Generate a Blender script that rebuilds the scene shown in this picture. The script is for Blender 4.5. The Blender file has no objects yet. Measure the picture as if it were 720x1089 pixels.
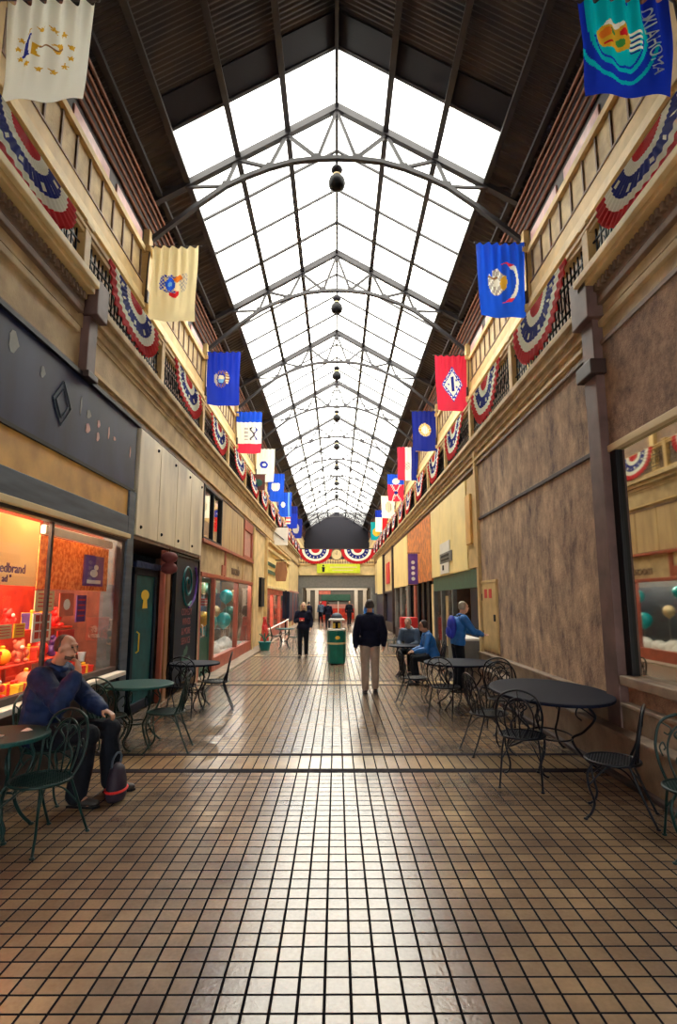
import bpy, bmesh, math, random
from mathutils import Vector, Matrix
from math import sin, cos, pi, radians
random.seed(11)
S = bpy.context.scene
COL = S.collection

# ------------------------------------------------------------------ helpers
def tag(o, label=None, cat=None, group=None, kind=None):
    if label: o['label'] = label
    if cat: o['category'] = cat
    if group: o['group'] = group
    if kind: o['kind'] = kind
    return o

def empty(name, loc=(0, 0, 0), rz=0, label=None, cat=None, group=None):
    o = bpy.data.objects.new(name, None)
    COL.objects.link(o)
    o.location = loc
    o.rotation_euler = (0, 0, rz)
    o.empty_display_size = .1
    return tag(o, label, cat, group)

class MB:
    def __init__(s):
        s.v = []; s.f = []; s.m = []
    def add(s, vs, fs, m=0):
        n = len(s.v)
        s.v += [tuple(p) for p in vs]
        for f in fs:
            s.f.append(tuple(n + i for i in f)); s.m.append(m)
        return s
    def box(s, x0, x1, y0, y1, z0, z1, m=0):
        x0, x1 = min(x0, x1), max(x0, x1); y0, y1 = min(y0, y1), max(y0, y1); z0, z1 = min(z0, z1), max(z0, z1)
        v = [(x0,y0,z0),(x1,y0,z0),(x1,y1,z0),(x0,y1,z0),(x0,y0,z1),(x1,y0,z1),(x1,y1,z1),(x0,y1,z1)]
        return s.add(v, [(0,3,2,1),(4,5,6,7),(0,1,5,4),(1,2,6,5),(2,3,7,6),(3,0,4,7)], m)
    def tube(s, pts, r, seg=8, m=0, closed=False):
        pts = [Vector(p) for p in pts]; n = len(pts)
        rs = r if isinstance(r, (list, tuple)) else [r] * n
        vs = []; up = None
        for i, p in enumerate(pts):
            a = pts[(i - 1) % n] if (closed or i > 0) else p
            b = pts[(i + 1) % n] if (closed or i < n - 1) else p
            t = (b - a)
            t = t.normalized() if t.length > 1e-9 else Vector((0, 0, 1))
            if up is None:
                up = Vector((0, 0, 1)) if abs(t.z) < .9 else Vector((1, 0, 0))
            side = t.cross(up)
            if side.length < 1e-6: side = t.cross(Vector((0, 1, 0)))
            side.normalize(); up = side.cross(t).normalized()
            for k in range(seg):
                an = 2 * pi * k / seg
                vs.append(p + (side * cos(an) + up * sin(an)) * rs[i])
        fs = []
        for i in range(n if closed else n - 1):
            j = (i + 1) % n
            for k in range(seg):
                k2 = (k + 1) % seg
                fs.append((i*seg+k, i*seg+k2, j*seg+k2, j*seg+k))
        if not closed:
            fs.append(tuple(range(seg - 1, -1, -1))); fs.append(tuple((n - 1) * seg + k for k in range(seg)))
        return s.add(vs, fs, m)
    def beam(s, a, b, w, h, m=0, up=(0, 0, 1)):
        a = Vector(a); b = Vector(b); t = (b - a).normalized(); up = Vector(up)
        if abs(t.dot(up)) > .98: up = Vector((0, 1, 0))
        sd = t.cross(up).normalized(); u = sd.cross(t).normalized()
        v = []
        for p in (a, b):
            for (i, j) in ((-1,-1),(1,-1),(1,1),(-1,1)):
                v.append(p + sd * (w/2*i) + u * (h/2*j))
        return s.add(v, [(0,3,2,1),(4,5,6,7),(0,1,5,4),(1,2,6,5),(2,3,7,6),(3,0,4,7)], m)
    def lathe(s, prof, c=(0, 0, 0), seg=20, m=0, sx=1, sy=1):
        vs = []; n = len(prof)
        for (r, z) in prof:
            for k in range(seg):
                a = 2*pi*k/seg
                vs.append((c[0] + r*cos(a)*sx, c[1] + r*sin(a)*sy, c[2] + z))
        fs = []
        for i in range(n - 1):
            for k in range(seg):
                k2 = (k+1) % seg
                fs.append((i*seg+k, i*seg+k2, (i+1)*seg+k2, (i+1)*seg+k))
        fs.append(tuple(range(seg-1, -1, -1))); fs.append(tuple((n-1)*seg+k for k in range(seg)))
        return s.add(vs, fs, m)
    def ball(s, c, r, seg=14, rings=8, m=0, rot=None):
        if not isinstance(r, (tuple, list)): r = (r, r, r)
        vs = []
        for i in range(rings + 1):
            ph = pi * i / rings
            for k in range(seg):
                a = 2*pi*k/seg
                p = Vector((r[0]*sin(ph)*cos(a), r[1]*sin(ph)*sin(a), r[2]*cos(ph)))
                if rot is not None: p = rot @ p
                vs.append(Vector(c) + p)
        fs = []
        for i in range(rings):
            for k in range(seg):
                k2 = (k+1) % seg
                fs.append((i*seg+k, (i+1)*seg+k, (i+1)*seg+k2, i*seg+k2))
        return s.add(vs, fs, m)
    def prism(s, poly, o, ax, ay, n, d, m=0):
        """polygon in the plane o + x*ax + y*ay, pushed d along n"""
        o = Vector(o); ax = Vector(ax); ay = Vector(ay); n = Vector(n); k = len(poly)
        v = [o + ax*x + ay*y for x, y in poly] + [o + ax*x + ay*y + n*d for x, y in poly]
        f = [tuple(range(k)), tuple(range(2*k-1, k-1, -1))] + [(i, i+k, (i+1) % k + k, (i+1) % k) for i in range(k)]
        return s.add(v, f, m)
    def build(s, name, mats, parent=None, smooth=False, bevel=0, weld=False):
        me = bpy.data.meshes.new(name)
        me.from_pydata(s.v, [], s.f)
        if not isinstance(mats, (list, tuple)): mats = [mats]
        for m in mats: me.materials.append(m)
        bm = bmesh.new(); bm.from_mesh(me)
        for f, mi in zip(bm.faces, s.m): f.material_index = mi; f.smooth = smooth
        if weld: bmesh.ops.remove_doubles(bm, verts=bm.verts, dist=1e-5)
        bmesh.ops.recalc_face_normals(bm, faces=bm.faces)
        bm.to_mesh(me); bm.free()
        o = bpy.data.objects.new(name, me)
        COL.objects.link(o)
        if parent: o.parent = parent
        if bevel:
            b = o.modifiers.new('bevel', 'BEVEL'); b.width = bevel; b.segments = 2; b.limit_method = 'ANGLE'
        return o

def one(name, mats, fn, parent=None, **k):
    mb = MB(); fn(mb); return mb.build(name, mats, parent, **k)

def struct(name, mb, mats, **k):
    return tag(mb.build(name, mats, **k), kind='structure')

def copy_tree(o, parent=None):
    c = o.copy(); COL.objects.link(c); c.parent = parent
    for ch in list(o.children): copy_tree(ch, c)
    return c

def spline(pts, n=6):
    """Catmull-Rom through the points"""
    pts = [Vector(p) for p in pts]; out = []
    for i in range(len(pts) - 1):
        p0 = pts[max(i-1, 0)]; p1 = pts[i]; p2 = pts[i+1]; p3 = pts[min(i+2, len(pts)-1)]
        for k in range(n):
            t = k / n
            out.append(.5*((2*p1) + (p2-p0)*t + (2*p0-5*p1+4*p2-p3)*t*t + (3*p1-p0-3*p2+p3)*t**3))
    out.append(pts[-1]); return out

def text_mb(txt, size, depth, xf, mb=None, m=0, spacing=1.0):
    """lettering as solid shapes; xf maps (x, y, z) of the flat text to the place"""
    cu = bpy.data.curves.new('lettering', 'FONT')
    cu.body = txt; cu.size = size; cu.extrude = depth; cu.align_x = 'CENTER'; cu.align_y = 'CENTER'
    cu.resolution_u = 3; cu.space_character = spacing
    ob = bpy.data.objects.new('lettering', cu); COL.objects.link(ob)
    dg = bpy.context.evaluated_depsgraph_get()
    me = bpy.data.meshes.new_from_object(ob.evaluated_get(dg))
    mb = mb or MB()
    mb.add([xf(*v.co) for v in me.vertices], [tuple(p.vertices) for p in me.polygons], m)
    bpy.data.objects.remove(ob); bpy.data.curves.remove(cu); bpy.data.meshes.remove(me)
    return mb

# ------------------------------------------------------------------ materials
def nt(name):
    m = bpy.data.materials.new(name); m.use_nodes = True
    t = m.node_tree; b = t.nodes['Principled BSDF']
    return m, t, b

def mat(name, col, rough=.6, metal=0, var=0, vscale=6, col2=None, bump=0, bscale=40, stretch=(1, 1, 1), spec=None, contrast=(.3, .7), detail=5, nrough=.5):
    m, t, b = nt(name)
    b.inputs['Roughness'].default_value = rough
    b.inputs['Metallic'].default_value = metal
    if spec is not None: b.inputs['Specular IOR Level'].default_value = spec
    c = (*col, 1)
    if var or col2 or bump:
        tc = t.nodes.new('ShaderNodeTexCoord'); mp = t.nodes.new('ShaderNodeMapping')
        mp.inputs['Scale'].default_value = stretch
        t.links.new(tc.outputs['Object'], mp.inputs['Vector'])
    if var or col2:
        n = t.nodes.new('ShaderNodeTexNoise'); n.inputs['Scale'].default_value = vscale; n.inputs['Detail'].default_value = detail; n.inputs['Roughness'].default_value = nrough
        t.links.new(mp.outputs['Vector'], n.inputs['Vector'])
        r = t.nodes.new('ShaderNodeValToRGB')
        r.color_ramp.elements[0].position = contrast[0]; r.color_ramp.elements[1].position = contrast[1]
        if col2: a, d = (*col2, 1), c
        else:
            a = tuple(x*(1-var) for x in col) + (1,); d = tuple(min(1, x*(1+var)) for x in col) + (1,)
        r.color_ramp.elements[0].color = a; r.color_ramp.elements[1].color = d
        t.links.new(n.outputs['Fac'], r.inputs['Fac']); t.links.new(r.outputs['Color'], b.inputs['Base Color'])
    else:
        b.inputs['Base Color'].default_value = c
    if bump:
        n2 = t.nodes.new('ShaderNodeTexNoise'); n2.inputs['Scale'].default_value = bscale; n2.inputs['Detail'].default_value = 4
        t.links.new(mp.outputs['Vector'], n2.inputs['Vector'])
        bp = t.nodes.new('ShaderNodeBump'); bp.inputs['Strength'].default_value = bump; bp.inputs['Distance'].default_value = .02
        t.links.new(n2.outputs['Fac'], bp.inputs['Height']); t.links.new(bp.outputs['Normal'], b.inputs['Normal'])
    return m

def emat(name, col, s):
    m, t, b = nt(name)
    b.inputs['Base Color'].default_value = (*col, 1)
    b.inputs['Emission Color'].default_value = (*col, 1); b.inputs['Emission Strength'].default_value = s
    return m

def cloth(name, col, trans=.5):
    m, t, b = nt(name)
    b.inputs['Base Color'].default_value = (*col, 1); b.inputs['Roughness'].default_value = .8
    tr = t.nodes.new('ShaderNodeBsdfTranslucent'); tr.inputs['Color'].default_value = (*col, 1)
    mx = t.nodes.new('ShaderNodeMixShader'); mx.inputs['Fac'].default_value = trans
    t.links.new(b.outputs[0], mx.inputs[1]); t.links.new(tr.outputs[0], mx.inputs[2])
    t.links.new(mx.outputs[0], t.nodes['Material Output'].inputs['Surface'])
    return m

def glass(name, tint=(1, 1, 1), refl=.12, rough=.02):
    m, t, b = nt(name)
    t.nodes.remove(b)
    tr = t.nodes.new('ShaderNodeBsdfTransparent'); tr.inputs['Color'].default_value = (*tint, 1)
    gl = t.nodes.new('ShaderNodeBsdfGlossy'); gl.inputs['Roughness'].default_value = rough
    lw = t.nodes.new('ShaderNodeLayerWeight'); lw.inputs['Blend'].default_value = .5
    pw = t.nodes.new('ShaderNodeMath'); pw.operation = 'POWER'; pw.inputs[1].default_value = 5
    ma = t.nodes.new('ShaderNodeMath'); ma.operation = 'MULTIPLY_ADD'; ma.inputs[1].default_value = .7; ma.inputs[2].default_value = .035
    mx = t.nodes.new('ShaderNodeMixShader')
    t.links.new(lw.outputs['Facing'], pw.inputs[0]); t.links.new(pw.outputs[0], ma.inputs[0]); t.links.new(ma.outputs[0], mx.inputs['Fac'])
    t.links.new(tr.outputs[0], mx.inputs[1]); t.links.new(gl.outputs[0], mx.inputs[2])
    t.links.new(mx.outputs[0], t.nodes['Material Output'].inputs['Surface'])
    return m

def tile_material(name, pitch_y=.12, shift=0.0, light=False):
    m, t, b = nt(name)
    tc = t.nodes.new('ShaderNodeTexCoord')
    mp = t.nodes.new('ShaderNodeMapping'); mp.inputs['Location'].default_value = (.054, shift, 0)
    t.links.new(tc.outputs['Object'], mp.inputs['Vector'])
    br = t.nodes.new('ShaderNodeTexBrick'); br.offset = 0; br.squash = 1
    br.inputs['Scale'].default_value = 1
    br.inputs['Brick Width'].default_value = .12; br.inputs['Row Height'].default_value = pitch_y
    br.inputs['Mortar Size'].default_value = .0078; br.inputs['Mortar Smooth'].default_value = .25
    br.inputs['Bias'].default_value = -.1
    br.inputs['Color1'].default_value = (.30, .215, .138, 1) if not light else (.50, .38, .22, 1); br.inputs['Color2'].default_value = (.20, .142, .10, 1) if not light else (.42, .31, .18, 1)
    br.inputs['Mortar'].default_value = (.004, .003, .006, 1)
    t.links.new(mp.outputs['Vector'], br.inputs['Vector'])
    n = t.nodes.new('ShaderNodeTexNoise'); n.inputs['Scale'].default_value = 1.1; n.inputs['Detail'].default_value = 6
    t.links.new(tc.outputs['Object'], n.inputs['Vector'])
    r = t.nodes.new('ShaderNodeValToRGB'); r.color_ramp.elements[0].color = (.50, .45, .50, 1); r.color_ramp.elements[1].color = (1.25, 1.18, 1.02, 1)
    r.color_ramp.elements[0].position = .32; r.color_ramp.elements[1].position = .68
    t.links.new(n.outputs['Fac'], r.inputs['Fac'])
    mx = t.nodes.new('ShaderNodeMix'); mx.data_type = 'RGBA'; mx.blend_type = 'MULTIPLY'; mx.inputs[0].default_value = .9
    t.links.new(br.outputs['Color'], mx.inputs[6]); t.links.new(r.outputs['Color'], mx.inputs[7])
    n3 = t.nodes.new('ShaderNodeTexNoise'); n3.inputs['Scale'].default_value = 45; n3.inputs['Detail'].default_value = 3
    t.links.new(tc.outputs['Object'], n3.inputs['Vector'])
    r3 = t.nodes.new('ShaderNodeValToRGB'); r3.color_ramp.elements[0].color = (.78, .78, .78, 1); r3.color_ramp.elements[1].color = (1.1, 1.1, 1.1, 1)
    t.links.new(n3.outputs['Fac'], r3.inputs['Fac'])
    mx2 = t.nodes.new('ShaderNodeMix'); mx2.data_type = 'RGBA'; mx2.blend_type = 'MULTIPLY'; mx2.inputs[0].default_value = 1
    t.links.new(mx.outputs[2], mx2.inputs[6]); t.links.new(r3.outputs['Color'], mx2.inputs[7])
    t.links.new(mx2.outputs[2], b.inputs['Base Color'])
    rr = t.nodes.new('ShaderNodeMapRange'); rr.inputs['To Min'].default_value = .21; rr.inputs['To Max'].default_value = .85
    t.links.new(br.outputs['Fac'], rr.inputs['Value']); t.links.new(rr.outputs['Result'], b.inputs['Roughness'])
    sp = t.nodes.new('ShaderNodeMapRange'); sp.inputs['To Min'].default_value = .9; sp.inputs['To Max'].default_value = .08
    t.links.new(br.outputs['Fac'], sp.inputs['Value']); t.links.new(sp.outputs['Result'], b.inputs['Specular IOR Level'])
    bp = t.nodes.new('ShaderNodeBump'); bp.inputs['Strength'].default_value = .5; bp.inputs['Distance'].default_value = .006; bp.invert = True
    t.links.new(br.outputs['Fac'], bp.inputs['Height'])
    bp2 = t.nodes.new('ShaderNodeBump'); bp2.inputs['Strength'].default_value = .30; bp2.inputs['Distance'].default_value = .004
    t.links.new(n3.outputs['Fac'], bp2.inputs['Height']); t.links.new(bp.outputs['Normal'], bp2.inputs['Normal'])
    t.links.new(bp2.outputs['Normal'], b.inputs['Normal'])
    return m

M = {}
M['tile'] = tile_material('quarry_tile')
M['tile_long'] = tile_material('long_tile', .50, .18, True)
M['strip'] = mat('drain_strip', (.016, .012, .018), .8, var=.4, vscale=9, spec=.08)
M['cream'] = mat('cream_paint', (.66, .50, .24), .6, var=.22, vscale=2.2, bump=.15)
M['beige'] = mat('beige_plaster', (.58, .43, .22), .7, col2=(.33, .23, .115), vscale=3, bump=.35, bscale=30)
M['tan'] = mat('tan_paint', (.56, .38, .155), .6, var=.2, vscale=3)
M['pierpaint'] = mat('pier_paint', (.115, .062, .055), .6, var=.3, vscale=4)
M['brown'] = mat('brown_paint', (.17, .10, .06), .6, var=.3, vscale=4)
M['dkbrown'] = mat('dark_brown_metal', (.040, .024, .022), .5, var=.3, vscale=5, spec=.3)
M['stucco'] = mat('pebble_stucco', (.62, .42, .255), .85, col2=(.10, .062, .058), vscale=2.6, detail=15, nrough=.78, bump=1, bscale=55, stretch=(1, 1, .55), contrast=(.36, .64))
M['stucco_up'] = mat('pebble_stucco_upper', (.50, .31, .19), .85, col2=(.12, .07, .055), vscale=4, detail=15, nrough=.8, bump=.9, bscale=70, contrast=(.36, .66))
M['marble'] = mat('veined_stone', (.86, .76, .55), .42, col2=(.46, .39, .28), vscale=1.8, stretch=(1, 1, .35), contrast=(.3, .7), detail=8)
M['woodvein'] = mat('vertical_veined_stone', (.60, .42, .20), .5, col2=(.30, .20, .10), vscale=5, stretch=(1, 1, .15), detail=8)
M['orange'] = mat('orange_stone', (.80, .27, .045), .6, col2=(.36, .12, .04), vscale=5, detail=9, contrast=(.35, .65))
M['yellowcream'] = mat('yellow_cream_panel', (.88, .70, .30), .5, var=.10, vscale=1.5)
M['ochre'] = mat('ochre_panel', (.80, .46, .11), .5, col2=(.50, .27, .07), vscale=2.4, stretch=(1, 1, 1))
M['slate'] = mat('blue_grey_board', (.060, .085, .120), .55, col2=(.026, .040, .060), vscale=5, stretch=(1, .3, 3))
M['roof'] = mat('corrugated_roof', (.042, .024, .015), .6, col2=(.007, .007, .013), vscale=1.2)
M['purlin'] = mat('dark_steel', (.008, .007, .012), .6, spec=.2)
M['steel'] = mat('painted_truss_steel', (.018, .015, .019), .6, var=.2, vscale=5)
M['rust'] = mat('rust_red_lath', (.20, .070, .035), .7, var=.4, vscale=4)
M['iron'] = mat('black_iron', (.004, .005, .010), .42, spec=.22)
M['irongreen'] = mat('green_black_iron', (.004, .022, .021), .40, spec=.25)
M['irontable'] = mat('table_top_dark', (.004, .006, .017), .6, var=.3, vscale=60, spec=.10)
M['irontablegreen'] = mat('table_top_green', (.009, .058, .054), .5, var=.3, vscale=60, spec=.2)
M['white'] = mat('white_paint', (.75, .72, .66), .5, var=.06)
M['offwhite'] = mat('pale_board', (.66, .52, .28), .55, var=.1, vscale=2)
M['redpaint'] = mat('red_painted_wood', (.36, .075, .04), .45, var=.2, vscale=5)
M['red'] = mat('red', (.62, .018, .018), .5)
M['redwall'] = mat('red_shop_wall', (.70, .050, .018), .7, col2=(.35, .012, .012), vscale=5)
M['orangeboard'] = mat('orange_speckled_board', (.85, .32, .05), .6, col2=(.50, .09, .02), vscale=14, detail=8, contrast=(.4, .6))
M['purple'] = mat('purple', (.10, .035, .25), .5, var=.3)
M['teal'] = mat('teal', (.0, .22, .24), .45, var=.2)
M['turq'] = mat('turquoise', (.0, .42, .44), .4)
M['green'] = mat('bin_green', (.0, .135, .10), .4, var=.15)
M['navy'] = mat('navy_board', (.005, .007, .024), .5, col2=(.003, .016, .030), vscale=2.5, spec=.15)
M['black'] = mat('black', (.004, .004, .006), .5, spec=.2)
M['yellow'] = mat('yellow', (.80, .52, .03), .5)
M['lime'] = mat('lime_banner', (.60, .68, .015), .55, var=.08)
M['pinkletter'] = mat('faded_pink_letters', (.24, .07, .08), .6)
M['grey'] = mat('grey_board', (.20, .20, .19), .6, var=.2)
M['greybeam'] = mat('grey_beam', (.15, .145, .13), .6, var=.12)
M['curb'] = mat('stone_kerb', (.30, .215, .14), .6, col2=(.15, .10, .07), vscale=4, bump=.25)
M['mirror'] = mat('mirror_window', (.62, .60, .52), .03, metal=1)
M['darkmirror'] = mat('dark_structural_glass', (.022, .034, .095), .45, spec=.16, col2=(.010, .013, .036), vscale=2.2, detail=8, stretch=(1, 1, .4))
M['glass'] = glass('window_glass')
def sky_glass():
    m, t, b = nt('skylight_glass'); t.nodes.remove(b)
    tr = t.nodes.new('ShaderNodeBsdfTransparent'); tr.inputs['Color'].default_value = (.97, .965, .90, 1)
    tl = t.nodes.new('ShaderNodeBsdfTranslucent'); tl.inputs['Color'].default_value = (.9, .9, .85, 1)
    mx = t.nodes.new('ShaderNodeMixShader'); mx.inputs['Fac'].default_value = .12
    t.links.new(tr.outputs[0], mx.inputs[1]); t.links.new(tl.outputs[0], mx.inputs[2]); t.links.new(mx.outputs[0], t.nodes['Material Output'].inputs['Surface'])
    return m
M['skyglass'] = sky_glass()
M['wood'] = mat('brown_wood', (.30, .13, .055), .5, var=.3, vscale=6, stretch=(1, 1, .2))
M['fluff'] = mat('white_fluff', (.82, .82, .78), .9, bump=.8, bscale=30)
M['pinkglass'] = mat('pink_glazing', (.52, .26, .23), .3, var=.2)
M['glow'] = emat('lit_tube', (1, .93, .75), 3)
M['pinkshop'] = mat('pink_shop_front', (.60, .14, .09), .5, var=.3, vscale=4)
M['skin'] = mat('skin', (.42, .20, .12), .5)
M['skinlight'] = mat('skin_fair', (.60, .34, .24), .5)
M['hairbrown'] = mat('hair_brown', (.035, .020, .014), .6, bump=.5, bscale=90)
M['hairgrey'] = mat('hair_grey', (.34, .28, .21), .6, bump=.5, bscale=90)
M['hairblond'] = mat('hair_blond', (.58, .42, .25), .6, bump=.5, bscale=90)
M['jacketblue'] = mat('navy_jacket', (.008, .020, .070), .7, spec=.25, var=.4, vscale=7, bump=.9, bscale=10)
M['jacketdark'] = mat('midnight_jacket', (.005, .006, .020), .8, spec=.2, var=.3, vscale=8, bump=.3, bscale=16)
M['jacketcyan'] = mat('blue_jacket', (.006, .115, .40), .6, var=.3, vscale=7, bump=.3, bscale=16)
M['jacketroyal'] = mat('royal_blue_cloth', (.012, .03, .38), .6, var=.25)
M['jacketslate'] = mat('slate_blue_jacket', (.05, .085, .15), .6, var=.25)
M['khaki'] = mat('khaki_trousers', (.33, .255, .205), .7, var=.15, vscale=8, bump=.3, bscale=16)
M['trousers'] = mat('dark_trousers', (.006, .008, .014), .8, spec=.2, var=.3, vscale=8, bump=.3, bscale=16)
M['shoe'] = mat('dark_shoe', (.018, .014, .013), .5)
M['bgreen'] = mat('green_header', (.01, .09, .06), .5, var=.2)
M['tealdark'] = mat('dark_teal', (.0, .075, .085), .5, var=.3, spec=.2)
M['lantern'] = mat('dull_red_paper', (.16, .030, .030), .7, var=.2)
M['stubble'] = mat('short_beard', (.085, .040, .026), .7, bump=.5, bscale=90)
M['bagdark'] = mat('dark_plum_cloth', (.016, .008, .022), .7)
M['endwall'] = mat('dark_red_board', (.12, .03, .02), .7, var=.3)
def cloth_noise(name, c1, c2, sc, fac):
    m, t, b = nt(name); tc = t.nodes.new('ShaderNodeTexCoord'); n = t.nodes.new('ShaderNodeTexNoise'); n.inputs['Scale'].default_value = sc; n.inputs['Detail'].default_value = 8
    r = t.nodes.new('ShaderNodeValToRGB'); r.color_ramp.elements[0].position = .4; r.color_ramp.elements[1].position = .6
    r.color_ramp.elements[0].color = (*c1, 1); r.color_ramp.elements[1].color = (*c2, 1)
    t.links.new(tc.outputs['Object'], n.inputs['Vector']); t.links.new(n.outputs['Fac'], r.inputs['Fac']); t.links.new(r.outputs['Color'], b.inputs['Base Color'])
    tr = t.nodes.new('ShaderNodeBsdfTranslucent'); t.links.new(r.outputs['Color'], tr.inputs['Color'])
    mx = t.nodes.new('ShaderNodeMixShader'); mx.inputs['Fac'].default_value = fac
    t.links.new(b.outputs[0], mx.inputs[1]); t.links.new(tr.outputs[0], mx.inputs[2]); t.links.new(mx.outputs[0], t.nodes['Material Output'].inputs['Surface'])
    return m
M['orangelit'] = cloth_noise('orange_speckled_paper', (.52, .17, .05), (.82, .46, .16), 18, .4)
M['paperlit'] = cloth('pale_yellow_paper', (.86, .74, .46), .35)
FL = {}
for n, c in dict(white=(.92, .93, .85), ivory=(.82, .72, .44), blue=(.008, .035, .50), bblue=(.012, .10, .80), sky=(.0, .50, .58), red=(.62, .014, .022), rose=(.72, .03, .075),
                 gold=(.72, .42, .03), navy=(.010, .022, .27), grey=(.45, .43, .40), green=(.05, .28, .06), orange=(.75, .20, .02), teal=(.0, .34, .40), brown=(.28, .14, .05),
                 cream=(.78, .68, .46), black=(.02, .02, .035), lblue=(.18, .42, .75)).items():
    FL[n] = cloth('cloth_' + n, c)

# ------------------------------------------------------------------ camera, light
cd = bpy.data.cameras.new('camera'); cam = bpy.data.objects.new('camera', cd); COL.objects.link(cam)
cd.sensor_fit = 'HORIZONTAL'; cd.sensor_width = 36; cd.lens = 36 * 600 / 720
cd.clip_start = .05; cd.clip_end = 300
CAMZ = 1.775
cam.location = (0, 0, CAMZ)
cam.rotation_euler = (radians(90 + 8.9), 0, radians(-.19))
S.camera = cam
S.view_settings.view_transform = 'Standard'; S.view_settings.look = 'None'
S.view_settings.gamma = 1; S.view_settings.use_curve_mapping = False
S.view_settings.exposure = 3.32
S.cycles.use_denoising = True
S.cycles.max_bounces = 7; S.cycles.diffuse_bounces = 4; S.cycles.glossy_bounces = 4; S.cycles.transparent_max_bounces = 12
S.cycles.sample_clamp_indirect = 6

w = bpy.data.worlds.new('sky'); S.world = w; w.use_nodes = True
wb = w.node_tree.nodes['Background']
wb.inputs['Color'].default_value = (1, .985, .93, 1); wb.inputs['Strength'].default_value = 1.0

def lamp(kind, name, loc, energy, col=(1, 1, 1), size=.3, rot=(0, 0, 0), size_y=None):
    l = bpy.data.lights.new(name, kind); l.energy = energy; l.color = col
    if kind == 'AREA':
        l.size = size
        if size_y: l.shape = 'RECTANGLE'; l.size_y = size_y
    else: l.shadow_soft_size = size
    o = bpy.data.objects.new(name, l); COL.objects.link(o); o.location = loc; o.rotation_euler = rot
    return o

# ------------------------------------------------------------------ dimensions of the hall
XW = 3.10          # shopfront line
XU = 4.65          # wall of the upper gallery
ZR = 14.27         # ridge
SL = .586          # roof slope
YS, YE = 11.06, 80.0   # skylight
XE = 3.69
BAYS = [6.4 + 6.1 * k for k in range(-1, 13)]
def zroof(x): return ZR - SL * abs(x)

def fbox(mb, s, y0, y1, z0, z1, proj=0., th=.08, m=0):
    mb.box(s * (XW - proj), s * (XW + th), y0, y1, z0, z1, m)

# ------------------------------------------------------------------ floor
mb = MB(); mb.box(-5.2, 5.2, -6, 82, -.2, 0); struct('floor', mb, M['tile'])
mb = MB()
nband = 0
for k in range(0, 7):
    y = 6.29 + 6.1 * k
    nband += 1
    mb = MB(); mb.box(-2.95, 2.87, y + .07, y + .58, -.02, .002); struct('trim_%d' % nband, mb, M['tile_long'])
    nband += 1
    mb = MB(); mb.box(-2.95, 2.87, y - .05, y + .07, -.02, .004); struct('trim_%d' % nband, mb, M['strip'])
    nband += 1
    mb = MB(); mb.box(-2.95, 2.87, y + .58, y + .68, -.02, .004); struct('trim_%d' % nband, mb, M['strip'])
TRIM = [nband]
def trim(mb, m, **k):
    TRIM[0] += 1
    return struct('trim_%d' % TRIM[0], mb, m, **k)

# ------------------------------------------------------------------ outer walls, gallery floors, roof
for s, nm in ((-1, 'left'), (1, 'right')):
    mb = MB(); mb.box(s*XU, s*(XU+.3), -5, YE, 0, zroof(XU) - .02)
    struct('wall_' + nm, mb, M['beige'])
    mb = MB(); mb.box(s*(XW-.02), s*(XU+.02), -5, 60, 5.04, 5.26)
    struct('floor_gallery_' + nm, mb, M['beige'])
    # partitions between shop units
    for i, y in enumerate((2.0, 8.42 if s < 0 else 6.32, 12.72 if s < 0 else 12.2, 20.9 if s < 0 else 18.4, 24.5, 30.5, 36.7, 45.8)):
        mb = MB(); mb.box(s*(XW+.14), s*XU, y-.06, y+.06, 0, 5.05)
        struct('wall_partition_%s_%d' % (nm, i + 1), mb, M['brown'])
mb = MB(); mb.box(-XU, XU, -5.3, -5, 3.6, 14.3); mb.box(-XU, -2.4, -5.3, -5, 0, 3.6); mb.box(2.4, XU, -5.3, -5, 0, 3.6)
struct('wall_back', mb, M['beige'])  # unseen end wall, added to limit daylight flooding in behind the camera
mb = MB(); mb.box(-XU, XU, YE, YE + .3, 0, 14.3); struct('wall_front', mb, M['purlin'])

def corrugated(name, side, y0, y1, x0, x1, pitch, amp, m, steps=6):
    n = int((y1 - y0) / pitch * steps); v = []; f = []
    for i in range(n + 1):
        y = y0 + (y1 - y0) * i / n
        d = amp * sin(2*pi*(y - y0)/pitch)
        for x in (x0, x1): v.append((side*x, y, zroof(x) + .09 + d))
        for x in (x0, x1): v.append((side*x, y, zroof(x) + .17 + d))
    for i in range(n):
        a = i*4; b = a + 4
        f += [(a, a+1, b+1, b), (a+2, b+2, b+3, a+3), (a, b, b+2, a+2), (a+1, a+3, b+3, b+1)]
    mb = MB(); mb.add(v, f)
    return struct(name, mb, m, smooth=False)
for s, nm in ((-1, 'left'), (1, 'right')):
    corrugated('ceiling_' + nm, s, -5.2, YS - .05, 0, XU + .3, .11, .016, M['roof'])
    corrugated('ceiling_eave_' + nm, s, YS - .05, YE, XE + .02, XU + .3, .22, .02, M['roof'], 5)
mb = MB()
for s in (-1, 1):
    mb.add([(0, YS-.75, ZR+.05), (s*XE, YS-.75, zroof(XE)+.05), (s*XE, YS, zroof(XE)+.05), (0, YS, ZR+.05),
            (0, YS-.75, ZR+.03), (s*XE, YS-.75, zroof(XE)+.03), (s*XE, YS, zroof(XE)+.03), (0, YS, ZR+.03)],
           [(0,1,2,3), (7,6,5,4), (0,4,5,1), (1,5,6,2), (2,6,7,3)])
trim(mb, M['purlin'])
# long steel purlins and the ridge
for x in (-4.35, -XE, -2.46, -1.23, 0, 1.23, 2.46, XE, 4.35):
    mb = MB(); hh = .13 if x else .2
    mb.box(x - .04, x + .04, -5, YE, zroof(x) - .06 - hh/2, zroof(x) + .02)
    if x: mb.box(x - .07, x + .07, -5, YE, zroof(x) - .08 - hh/2, zroof(x) - .06 - hh/2)
    trim(mb, M['steel'])
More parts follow.
